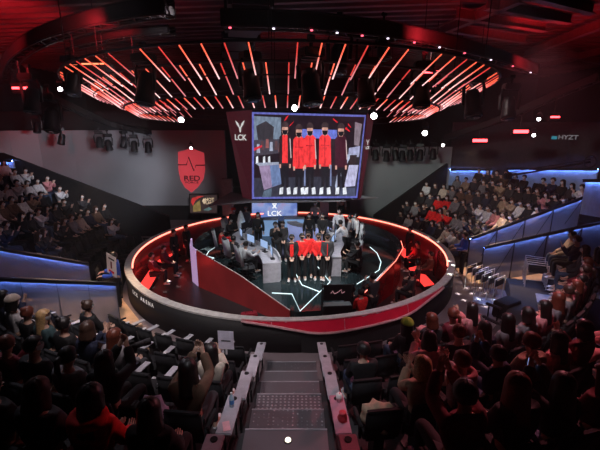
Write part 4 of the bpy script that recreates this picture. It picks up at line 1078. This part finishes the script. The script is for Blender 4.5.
# blue lit side stairs
ss = empty('side_stairs', (0, 0, 0), 0, 'narrow side stairs washed in blue light beyond the steel racks', 'stairs')
for k in range(6):
    r = RF-.3+k*P_F; a0, a1 = -29.3, -24.6
    for h in (0, 1):
        rr0 = r+h*P_F/2; rr1 = rr0+P_F/2; z = max(.02, (k-.5+h*.5)*RISE)
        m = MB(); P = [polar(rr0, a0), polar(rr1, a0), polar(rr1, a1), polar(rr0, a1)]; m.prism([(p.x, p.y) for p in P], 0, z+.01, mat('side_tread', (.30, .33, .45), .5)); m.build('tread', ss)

# ---- standing stewards
p = at_z(121, 309, 0)
o = person((p.x, p.y, 0), R(-160), 'hold', 'short', 'black', 'blue', 'black', label='man in a blue shirt holding a white placard beside the rim', group=None, sc=1.08)
pc = at_y(111.5, 265, p.y-.33)
e = empty('placard', pc, R(-45-90+90)+R(-0), 'white placard with red and black print held by the man in blue', 'placard')
e.rotation_euler = (0, R(8), R(-35))
m = MB(); m.box((0, 0, 0), (.50, .012, .66), mat('placard_white', (.85, .82, .84), .6, noise=.03), bev=.004); m.build('board', e)
m = MB(); m.box((.02, -.009, .2), (.3, .004, .05), charcoal); m.build('print_strip', e)
m = MB(); m.box((.0, -.009, .0), (.07, .004, .22), cloth['maroon']); m.build('print_mark', e)
m = MB(); m.box((0, -.009, -.22), (.28, .004, .07), cloth['red']); m.build('print_strip', e)
p = at_z(461, 276, 0)
o = person((p.x, p.y, 0), R(170), 'hold', 'short', 'black', 'blue', 'black', label='steward in a bright blue shirt standing by the lower railing')
p = at_z(442, 240, 0)
o = person((p.x, p.y, 0), R(190), 'stand', 'short', 'dark brown', 'beige', 'charcoal', hood=True, label='standing person in a beige hooded coat below the bright far bank')
p = at_z(508, 208, 1.9)

# ---- camera jib on the far bank
e = empty('camera_crane', (10.2, 19.0, 2.4), 0, 'long thin camera crane arm reaching over the bright far bank', 'camera crane')
a, b2 = Vector(at_y(508, 176, 18.5))-Vector((10.2, 19, 2.4)), Vector(at_y(590, 162, 14.5))-Vector((10.2, 19, 2.4))
m = MB(); m.tube([a, b2], .045, black, 6); m.tube([a+Vector((0, 0, .16)), b2+Vector((0, 0, .1))], .02, black, 6); m.build('arm', e)
m = MB(); m.tube([b2+Vector((.22*math.cos(t), 0, .22*math.sin(t))) for t in [2*PI*i/14 for i in range(14)]], .03, charcoal, 6, closed=True); m.build('wheel', e)
m = MB(); m.box(a, (.3, .3, .3), black, bev=.04); m.build('camera_head', e)

# ------------------------------------------------------------------ overhead rig
def led_mat(name, c0, c1, s):
    m = bpy.data.materials.new(name); m.use_nodes = True; nt = m.node_tree; b = nt.nodes['Principled BSDF']; tc = nt.nodes.new('ShaderNodeTexCoord'); sx = nt.nodes.new('ShaderNodeSeparateXYZ'); r = nt.nodes.new('ShaderNodeValToRGB')
    r.color_ramp.elements[0].position = .05; r.color_ramp.elements[1].position = .75; r.color_ramp.elements[0].color = (*c0, 1); r.color_ramp.elements[1].color = (*c1, 1)
    nt.links.new(tc.outputs['Generated'], sx.inputs[0]); nt.links.new(sx.outputs['Z'], r.inputs['Fac']); nt.links.new(r.outputs['Color'], b.inputs['Emission Color']); b.inputs['Emission Strength'].default_value = s
    b.inputs['Base Color'].default_value = (.1, .1, .1, 1); return m
ledA = led_mat('tube_light_warm', (1, .62, .62), (1, .12, .06), 1.5)
ledB = led_mat('tube_light_red', (.9, .30, .33), (.8, .05, .04), 1.0)
def tube_mesh(L, mt):
    m = MB(); m.tube([(0, 0, 0), (0, 0, L)], .015, mt, 6); o = m.build('led_tube'); me = o.data; bpy.data.objects.remove(o); return me
TM = {('a', 0): tube_mesh(1.0, ledA), ('a', 1): tube_mesh(1.0, ledB), ('c', 0): tube_mesh(.55, ledA), ('c', 1): tube_mesh(.55, ledB)}
RC = (-.6, 15.4); TILT = .05
def stick(ro, zo, ri, zi, a, kind, lab, grp, var):
    A = Vector((RC[0]+ri*math.cos(R(a)), RC[1]+ri*math.sin(R(a)), H+zi)); B = Vector((RC[0]+ro*math.cos(R(a)), RC[1]+ro*math.sin(R(a)), H+zo))
    A.z -= TILT*(A.y-RC[1]+ro); B.z -= TILT*(B.y-RC[1]+ro)
    o = bpy.data.objects.new('led_tube', TM[(kind, var)]); COL.objects.link(o); o.location = A
    o.rotation_euler = (B-A).to_track_quat('Z', 'Y').to_euler(); L = (B-A).length; base = 1.0 if kind == 'a' else .55; o.scale = (1, 1, L/base)
    tag(o, lab, 'light tube', grp)
for i in range(95):
    a = -90+(i-47)*360/95
    if abs(a+90) > 128: continue
    if not (i % 7 == 5 and abs(a+90) < 70): stick(7.25, 1.50, 6.4, .98, a+.6, 'a', 'long slanted red-white light tube of the outermost ceiling ring', 'outermost ring of light tubes', 1 if abs(a+90) > 75 else (i*5) % 3 == 0)
for i in range(82):
    a = -90+(i-41)*360/82
    if abs(a+90) > 128: continue
    stick(6.5, 1.24, 5.75, .69, a-1.2, 'a', 'slanted red-white light tube of the middle ceiling ring', 'middle ring of light tubes', 1 if abs(a+90) > 75 else (i*7) % 3 == 0)
for i in range(116):
    a = -90+(i-58)*360/116
    if abs(a+90) > 118: continue
    stick(5.6, .62, 5.2, .38, a, 'c', 'short red-white light tube of the small inner ceiling ring', 'inner ring of light tubes', i % 2)
# rings that carry the tubes
for (r, z, nm, lab) in ((7.3, 1.53, 'outermost', 'dark thin steel ring carrying the outermost light tubes'), (6.55, 1.27, 'middle', 'dark thin steel ring carrying the middle light tubes'), (5.63, .65, 'inner', 'dark thin steel ring carrying the short inner light tubes')):
    e = empty('lighting_ring', (RC[0], RC[1], H+z), 0, lab, 'lighting ring')
    P = [Vector((p.x-RC[0], p.y-RC[1], -TILT*(p.y-RC[1]+r))) for p in arc(r, 0, 360, 72, 0, RC)[:-1]]
    m = MB(); m.tube(P, .03, charcoal, 6, closed=True); m.tube([Vector((p.x*(.885 if r > 6 else .925), p.y*(.885 if r > 6 else .925), p.z-(.53 if r > 6 else .26))) for p in P], .018, charcoal, 6, closed=True); m.build('hoop', e)
    for i in range(0, 72, 9):
        m = MB(); m.tube([P[i], Vector((P[i].x, P[i].y, cz+.25-H-z))], .012, black, 5); m.build('cable', e)
# big curved trusses
def truss(pts, w, h, lab, leds=None, name='lighting_truss'):
    c0 = pts[len(pts)//2]; e = empty(name, c0, 0, lab, 'truss'); P = [p-c0 for p in smoothpts(pts, 6)]; n = len(P)
    N = []
    for i in range(n):
        d = (P[min(i+1, n-1)]-P[max(i-1, 0)]); N.append(Vector((-d.y, d.x, 0)).normalized())
    for (a, b) in ((-1, 0), (1, 0), (-1, 1), (1, 1)):
        m = MB(); m.tube([p+nn*a*w/2+Vector((0, 0, b*h)) for p, nn in zip(P, N)], .04, black, 6); m.build('chord', e)
    m = MB()
    for i in range(n-1):
        s = 1 if i % 2 else -1
        m.tube([P[i]+N[i]*s*w/2, P[i+1]-N[i+1]*s*w/2+Vector((0, 0, h))], .02, black, 5); m.tube([P[i]-N[i]*w/2, P[i]-N[i]*w/2+Vector((0, 0, h))], .02, black, 5); m.tube([P[i]-N[i]*s*w/2, P[i+1]+N[i+1]*s*w/2], .02, black, 5)
    m.build('brace', e)
    for sg in (-1, 1):
        PP = [p+nn*sg*(w/2+.03) for p, nn in zip(P, N)]
        m = MB(); m.wall(PP, [p.z-.03 for p in P], [p.z+h for p in P], .02, blackp); m.build('cladding', e)
    if leds:
        for i in range(1, n-1, leds):
            q = P[i]-N[i]*w/2*(1 if True else 1)+Vector((0, -.05, -.06))
            m = MB(); m.lathe([(.001, -.02), (.03, -.012), (.03, .012), (.001, .02)], glow('red_dot', (1, .10, .16), 3) if i % 2 else glow('white_dot', (.9, .8, 1), 2), n=10, M=Matrix.Translation(q)); m.build('marker_lamp', e)
    return e
T1 = [at_y(5, 84, 15.5), at_y(14, 62, 14.5), at_y(40, 44, 12.5), at_y(80, 31, 11.2), at_y(130, 20, 10.2), at_y(170, 15, 9.8)]
truss(T1, .35, .33, 'thick curved black truss over the red haze, above the shadowed bank')
T2 = [at_y(222, 27, 9.4), at_y(300, 29, 9.6), at_y(350, 34, 9.9), at_y(400, 40, 10.5), at_y(450, 50, 11.8), at_y(500, 63, 13.4), at_y(532, 74, 15.2)]
truss(T2, .35, .3, 'long curved black truss dotted with small red lamps over the stage', 3)
T3 = [at_y(75, 47, 12.5), at_y(120, 38, 11.6), at_y(172, 33, 11.0)]
truss(T3, .25, .14, 'thin dark truss hanging below the thick curved one')
T4 = [at_y(20, 84, 17.5), at_y(60, 104, 19.5), at_y(110, 126, 22), at_y(150, 134, 22.0)]
truss(T4, .3, .25, 'sloping dark truss above the grey wall beside the ring end')
T5 = [at_y(445, 140, 21.5), at_y(500, 122, 19.5), at_y(560, 96, 17), at_y(600, 80, 15.5)]
truss(T5, .3, .25, 'dark truss over the bright far bank carrying the red floodlights')
# ducts and ceiling beams
dm2 = mat('duct_dark', (.06, .05, .055), .5, .3)
e = empty('air_duct', (-2.6, 17, 8.6), 0, 'wide dark ventilation duct under the ceiling beside the truss gap', 'duct')
m = MB(); m.box((0, 0, 0), (1.1, 14, .6), dm2, rz=R(12), bev=.1); m.build('casing', e)
for i in range(6): m = MB(); m.box((math.sin(R(12))*(-(-6+i*2.4)), -6+i*2.4, 0), (1.18, .08, .68), black, rz=R(12)); m.build('flange', e)
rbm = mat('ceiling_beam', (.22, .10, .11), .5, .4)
for i, (a, b2) in enumerate([((440, 35), (522, 2)), ((456, 18), (545, 32)), ((486, 9), (570, 24)), ((450, 32), (525, 43)), ((534, 0), (592, 14)), ((524, 57), (610, 25)), ((535, 70), (600, 54)), ((566, 57), (610, 66))]):
    p, q2 = at_z(a[0], a[1], 8.75), at_z(b2[0], b2[1], 8.75); d = q2-p
    e = empty('ceiling_beam', p, math.atan2(d.y, d.x), 'red-lit steel beam under the ceiling above the bright far bank', 'beam', 'steel beams over the far bank'); 
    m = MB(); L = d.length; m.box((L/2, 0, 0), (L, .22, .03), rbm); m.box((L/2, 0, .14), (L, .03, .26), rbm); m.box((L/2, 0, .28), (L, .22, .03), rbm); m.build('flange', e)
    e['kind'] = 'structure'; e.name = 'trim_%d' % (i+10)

# moving head lamps
lensg = glow('lens_white', (1, .98, 1), 14); lensd = mat('lens_dark', (.05, .05, .06), .1, .2)
def fixture(lit):
    e = empty('moving_head_lamp')
    m = MB(); m.box((0, 0, -.1), (.34, .3, .14), black, bev=.02); m.build('base', e)
    m = MB(); m.tube([(-.2, 0, -.62), (-.22, 0, -.3), (-.18, 0, -.17), (.18, 0, -.17), (.22, 0, -.3), (.2, 0, -.62)], .035, black, 6)
    m.build('yoke', e)
    M = Matrix.Translation((0, 0, -.55)) @ Matrix.Rotation(R(100 if lit else 165), 4, 'X')
    m = MB(); m.lathe([(.001, -.24), (.11, -.22), (.15, -.1), (.15, .1), (.17, .22), (.17, .3), (.15, .3)], black, M=M); hd = m.build('head', e, smooth=True)
    m = MB(); m.lathe([(.001, .305), (.145, .31), (.12, .33), (.001, .335)], lensg if lit else lensd, M=M); m.build('lens', hd)
    m = MB(); m.tube([(0, 0, -.05), (0, 0, .12)], .03, black, 6); m.tube([(-.05, 0, .12), (.05, 0, .12)], .045, black, 8); m.build('clamp', e)
    note_kids(e); return e
fd = fixture(False); flt = fixture(True)
big_f = [(143, 52, 9.5, 1.5, 'large dark moving lamp hanging below the thin truss'), (250, 50, 9.0, 1.35, 'large dark moving lamp over the cube, next to the red floodlight'), (311, 46, 8.6, 1.5, 'largest dark moving lamp hanging over the screen top'), (367, 56, 9.4, 1.4, 'dark moving lamp next to the largest one'), (424, 60, 10.5, 1.5, 'dark moving lamp beside the red-lit box'), (476, 72, 11.5, 1.6, 'dark moving lamp among the outer tubes of the steward side'), (512, 82, 13, 1.5, 'dark moving lamp at the ring end above the red floodlights'), (70, 55, 10.8, 1.3, 'dark lamp on top of the red-barred speaker'), (28, 72, 13.5, 1.7, 'dark moving lamp in the red haze near the corner'), (48, 92, 14.5, 1.8, 'dark moving lamp beneath the end of the thick truss'), (340, 22, 10, 1.5, 'dark lamp on the curved truss near its red box'), (384, 20, 10.5, 1.2, 'small dark lamp box on top of the curved truss')]
for x, y, Y, s, lab in big_f:
    o = copy_tree(fd); o.location = at_y(x, y, Y); o.rotation_euler = (0, 0, random.uniform(-.6, .6)); s *= .9; o.scale = (s, s, s); tag(o, lab, 'lamp', 'dark moving lamps on the rig')
sm = [(98, 133, 'a'), (107, 136, 'b'), (123, 133, 'c'), (133, 137, 'd'), (147, 138, 'e'), (35, 118, 'f'), (60, 130, 'g'), (376, 146, 'h'), (387, 147, 'i'), (396, 146, 'j'), (403, 147, 'k'), (411, 146, 'l'), (421, 146, 'm'), (434, 145, 'n')]
for i, (x, y, cc) in enumerate(sm):
    lw_ = i < 7
    o = copy_tree(fd); o.location = at_y(x, y-3, 20.5); o.rotation_euler = (0, 0, random.uniform(-1, 1)); s = 1.05; o.scale = (s, s, s)
    tag(o, 'small dark lamp silhouetted before the %s, %s from its outer end' % ('shield-side grey wall' if lw_ else 'plain grey wall', ORD[[5-5+2, 3, 4, 5, 6, 0, 1][i]] if lw_ else ORD[13-i]), 'lamp', 'small lamps before the grey walls')
for x, y, Y, lab in [(181, 118, 18, 'brightest lit lamp glaring above the shield emblem'), (294.5, 106, 16.6, 'lit lamp glaring just above the big screen'), (374, 114, 16.6, 'lit lamp at the upper corner of the big screen'), (425, 131, 19, 'lit lamp above the plain grey wall'), (60, 88, 14, 'lit lamp at the end of the light-tube rings'), (191, 147, 21.5, 'tiny lit lamp on top of the shield emblem'), (539, 118, 18, 'tiny lit lamp between two red floodlights'), (443, 144, 20, 'tiny lit lamp at the edge of the plain grey wall'), (534, 134, 18, 'tiny lit lamp beside the middle red floodlight')]:
    tiny = 'tiny' in lab or 'end of the light' in lab
    o = copy_tree(flt); P = at_y(x, y, Y); s = .5 if tiny else .85
    o.location = P+Vector((0, 0, .5*s)); o.rotation_euler = (0, 0, -math.atan2(P.x, P.y)); o.scale = (s, s, s); tag(o, lab, 'lamp', 'lit lamps on the rig')
# lit head for the lamp: front lens turned to the hall
drop(fd); drop(flt)
# red floodlights
for x, y, Y, wd, lab in [(480, 140.5, 20, .75, 'red floodlight bar nearest the plain grey wall'), (521, 131.5, 18.5, .7, 'red floodlight bar in the middle of the far truss'), (555, 117, 17, .4, 'smaller red floodlight nearest the wall sign'), (20, 88, 14, .55, 'thin orange light bar by the corner truss'), (431, 72, 12, .5, 'glowing red lamp box among the outer tubes')]:
    P = at_y(x, y, Y); e = empty('floodlight', P, 0, lab, 'lamp', 'red floodlights')
    m = MB(); m.box((0, .1, 0), (wd+.1, .2, .34), black, bev=.02); m.build('housing', e)
    m = MB(); m.box((0, -.01, 0), (wd, .03, .14 if wd > .56 else .07), glow('flood_red', (1, .05, .06), 9), bev=.01); m.build('lens', e)
    m = MB(); m.tube([(0, .1, .15), (0, .1, .9)], .025, black, 6); m.build('clamp', e)
# line speaker with red bar
P = at_y(91, 73, 11.5); e = empty('hanging_speaker', P, 0, 'black hanging speaker box with an orange light bar beneath the thick truss', 'speaker')
m = MB(); m.box((0, 0, 0), (1.15, .5, .5), blackp, rz=R(-4), bev=.03); m.build('cabinet', e)
m = MB(); m.box((0, -.27, .2), (1.08, .02, .035), glow('orange_bar', (1, .22, .10), 2.5), rz=R(-4)); m.build('light_bar', e)
m = MB(); m.tube([(-.4, 0, 1.2), (-.4, 0, .26), (.4, 0, .26), (.4, 0, 1.2)], .02, black); m.build('bracket', e)
# step lamp
e = empty('step_lamp', (-.2+.02, 4.0, 6*SR+.02), 0, 'round lit lamp set in the stair tread nearest the camera', 'lamp')
pp = at_z(288, 441, SR*6+.01); e.location = pp
m = MB(); m.lathe([(.055, 0), (.055, .012), (.04, .014), (.001, .014)], charcoal); m.build('ring', e)
m = MB(); m.lathe([(.04, .012), (.035, .03), (.001, .034)], glow('step_white', (1, .85, .7), 2.2)); m.build('lens', e)

# ------------------------------------------------------------------ lights
red = (1, .03, .045)
light('stage_key', 'SPOT', (-1.5, 11.5, 8.2), (-.3, 15, 0), 1500, (.92, .97, 1), .3, 58, .5)
light('stage_key', 'SPOT', (3, 19, 8), (0, 15, 0), 1100, (.85, .95, 1), .3, 62, .5)
light('stage_front', 'SPOT', (.9, 9.9, 5.7), (.3, 13.5, 1.0), 1500, (1, .95, .94), .15, 36, .6)
light('stage_back', 'SPOT', (.8, 13.8, 6.0), (2.0, 17, 1), 900, (.95, .98, 1), .2, 30, .6)
light('wall_wash', 'SPOT', (-5, 12.5, 5.3), (-12.2, 22.4, 2.3), 1600, (.86, .88, 1), .6, 46, .55)
light('wall_wash', 'SPOT', (-3.5, 14, 5.2), (-7.8, 22.4, 1.9), 650, (.95, .93, 1), .6, 30, .5)
light('wall_wash', 'SPOT', (2, 13, 5.2), (6.0, 22.3, 2.2), 900, (.88, 1, .92), .6, 36, .6)
light('bank_wash', 'SPOT', (3, 12, 8.3), (10.5, 18.5, 1.5), 1300, (1, .86, .80), .3, 54, .6)
light('bank_wash', 'SPOT', (-3, 10, 8.3), (-10, 15.5, 1.5), 560, (1, .82, .86), .3, 48, .6)
light('floor_wash', 'SPOT', (-2.5, 5, 8), (-2.8, 8.9, 0), 900, (1, .84, .86), .4, 62, .7)
light('floor_wash', 'SPOT', (3, 6, 8), (4.6, 9.6, 0), 900, (.95, .75, .85), .4, 55, .7)
light('rim_wash', 'SPOT', (-4.5, 8, 6.5), (-4, 9.8, .9), 420, (1, .95, .9), .1, 62, .7)
light('stairs_wash', 'SPOT', (-.2, 3, 8.4), (-.2, 5.9, 1), 620, (.92, .92, 1), .2, 36, .6)
light('crowd_red', 'SPOT', (7, 12, 7.8), (3.6, 5, 1.5), 1900, (1, .25, .30), .3, 58, .7)
light('crowd_red', 'SPOT', (1, 10, 7), (2.4, 4.2, 1.2), 200, (1, .05, .12), .3, 40, .7)
light('crowd_side', 'SPOT', (-7, 9, 8), (-4, 6, 1.5), 420, (.9, .85, 1), .3, 60, .7)
light('entrance_warm', 'SPOT', (-6.2, 12.5, 5), (-6.6, 9.8, .3), 900, (1, .62, .38), .2, 60, .6)
light('entrance_warm', 'SPOT', (6.5, 15.5, 5), (8.2, 13.3, .3), 1100, (1, .65, .42), .2, 60, .6)
light('side_blue', 'SPOT', (5.5, 13.8, 5), (7.0, 11.3, .3), 900, (.25, .4, 1), .2, 30, .6)
for x, y, z, tx, ty, en, an in [(-9, 11, 7.4, -11, 14, 1200, 110), (-5, 10, 7.8, -6, 14, 420, 95), (3, 10, 7.6, 3.5, 13, 420, 95), (7.5, 13, 7.3, 8.5, 16, 480, 110), (0, 16, 7.4, -1, 20, 110, 100), (11, 10, 7, 12, 14, 260, 80), (-13, 13, 7, -14, 16, 500, 100)]:
    light('ceiling_red', 'SPOT', (x, y, z), (tx, ty, 9), en, red, .3, an, .8)
light('pit_red', 'POINT', tuple(polar(5.2, 165, .3)), (0, 0, 0), 10, (1, .03, .03), .2)
light('pit_red', 'POINT', tuple(polar(5.2, 195, .1)), (0, 0, 0), 10, (1, .03, .03), .2)
light('pit_red', 'POINT', tuple(polar(5.2, 10, .3)), (0, 0, 0), 12, (1, .03, .03), .2)
light('pit_red', 'POINT', tuple(polar(5.2, -22, .1)), (0, 0, 0), 8, (1, .03, .03), .2)
# star gobos thrown on the floor and pit
def star(loc, tgt, en, half, reps=3, col=(1, .97, .9)):
    o = light('star_gobo', 'SPOT', loc, tgt, en, col, .01, half*2, .1); d = o.data; d.use_nodes = True; nt = d.node_tree
    em = [n for n in nt.nodes if n.type == 'EMISSION'][0]; tc = nt.nodes.new('ShaderNodeTexCoord'); sx = nt.nodes.new('ShaderNodeSeparateXYZ'); nt.links.new(tc.outputs['Normal'], sx.inputs[0])
    def mth(op, a, b=None):
        n = nt.nodes.new('ShaderNodeMath'); n.operation = op
        for i, v in enumerate((a, b)):
            if v is None: continue
            if isinstance(v, (int, float)): n.inputs[i].default_value = v
            else: nt.links.new(v, n.inputs[i])
        return n.outputs[0]
    k = reps/math.tan(R(half))/2
    def cell(ax, sh):
        u = mth('DIVIDE', sx.outputs[ax], sx.outputs['Z']); u = mth('MULTIPLY', u, k); u = mth('ADD', u, sh+20); return mth('ABSOLUTE', mth('SUBTRACT', mth('FRACT', u), .5))
    x = cell('X', .13); y = cell('Y', .37)
    v = mth('MULTIPLY', x, y); a = mth('LESS_THAN', v, .0035); c = mth('LESS_THAN', mth('ADD', x, y), .26)
    nt.links.new(mth('MULTIPLY', a, c), em.inputs['Strength'])
star((4.5, 12, 7.5), at_z(462, 296, 0), 14000, 9, 5)
star((-2, 12, 7.5), at_z(172, 280, PIT), 9000, 8, 4)
star((3, 12, 7.5), at_z(418, 268, PIT), 6000, 7, 4)
# narrow spots added to imitate glints on the railings' glass
light('added_sparkle', 'SPOT', (-4.5, 12, 6), at_z(45, 300, 1.3), 4000, (1, 1, .6), .02, 5, .8)
light('added_sparkle', 'SPOT', (-4.5, 12, 6), at_z(78, 310, 1.0), 4000, (1, 1, .6), .02, 5, .8)
light('added_sparkle', 'SPOT', (5, 15, 6), at_z(493, 262, .8), 4000, (.9, 1, 1), .02, 5, .8)
light('added_sparkle', 'SPOT', (5, 15, 6), at_z(517, 250, 1.0), 4000, (.9, 1, 1), .02, 5, .8)

for k, o in list(PROTO.items()): drop(o)

hz = bpy.data.materials.new('stage_haze'); hz.use_nodes = True; nt = hz.node_tree; nt.nodes.remove(nt.nodes['Principled BSDF'])
vs_ = nt.nodes.new('ShaderNodeVolumeScatter'); vs_.inputs['Density'].default_value = .0018; vs_.inputs['Anisotropy'].default_value = .2; vs_.inputs['Color'].default_value = (.9, .9, .95, 1)
nt.links.new(vs_.outputs[0], nt.nodes['Material Output'].inputs['Volume'])
m = MB(); m.box((0, 16, 5.2), (36, 30, 7.4), hz); o = m.build('haze'); tag(o, 'thin stage haze hanging in the hall air', 'haze', kind='stuff')
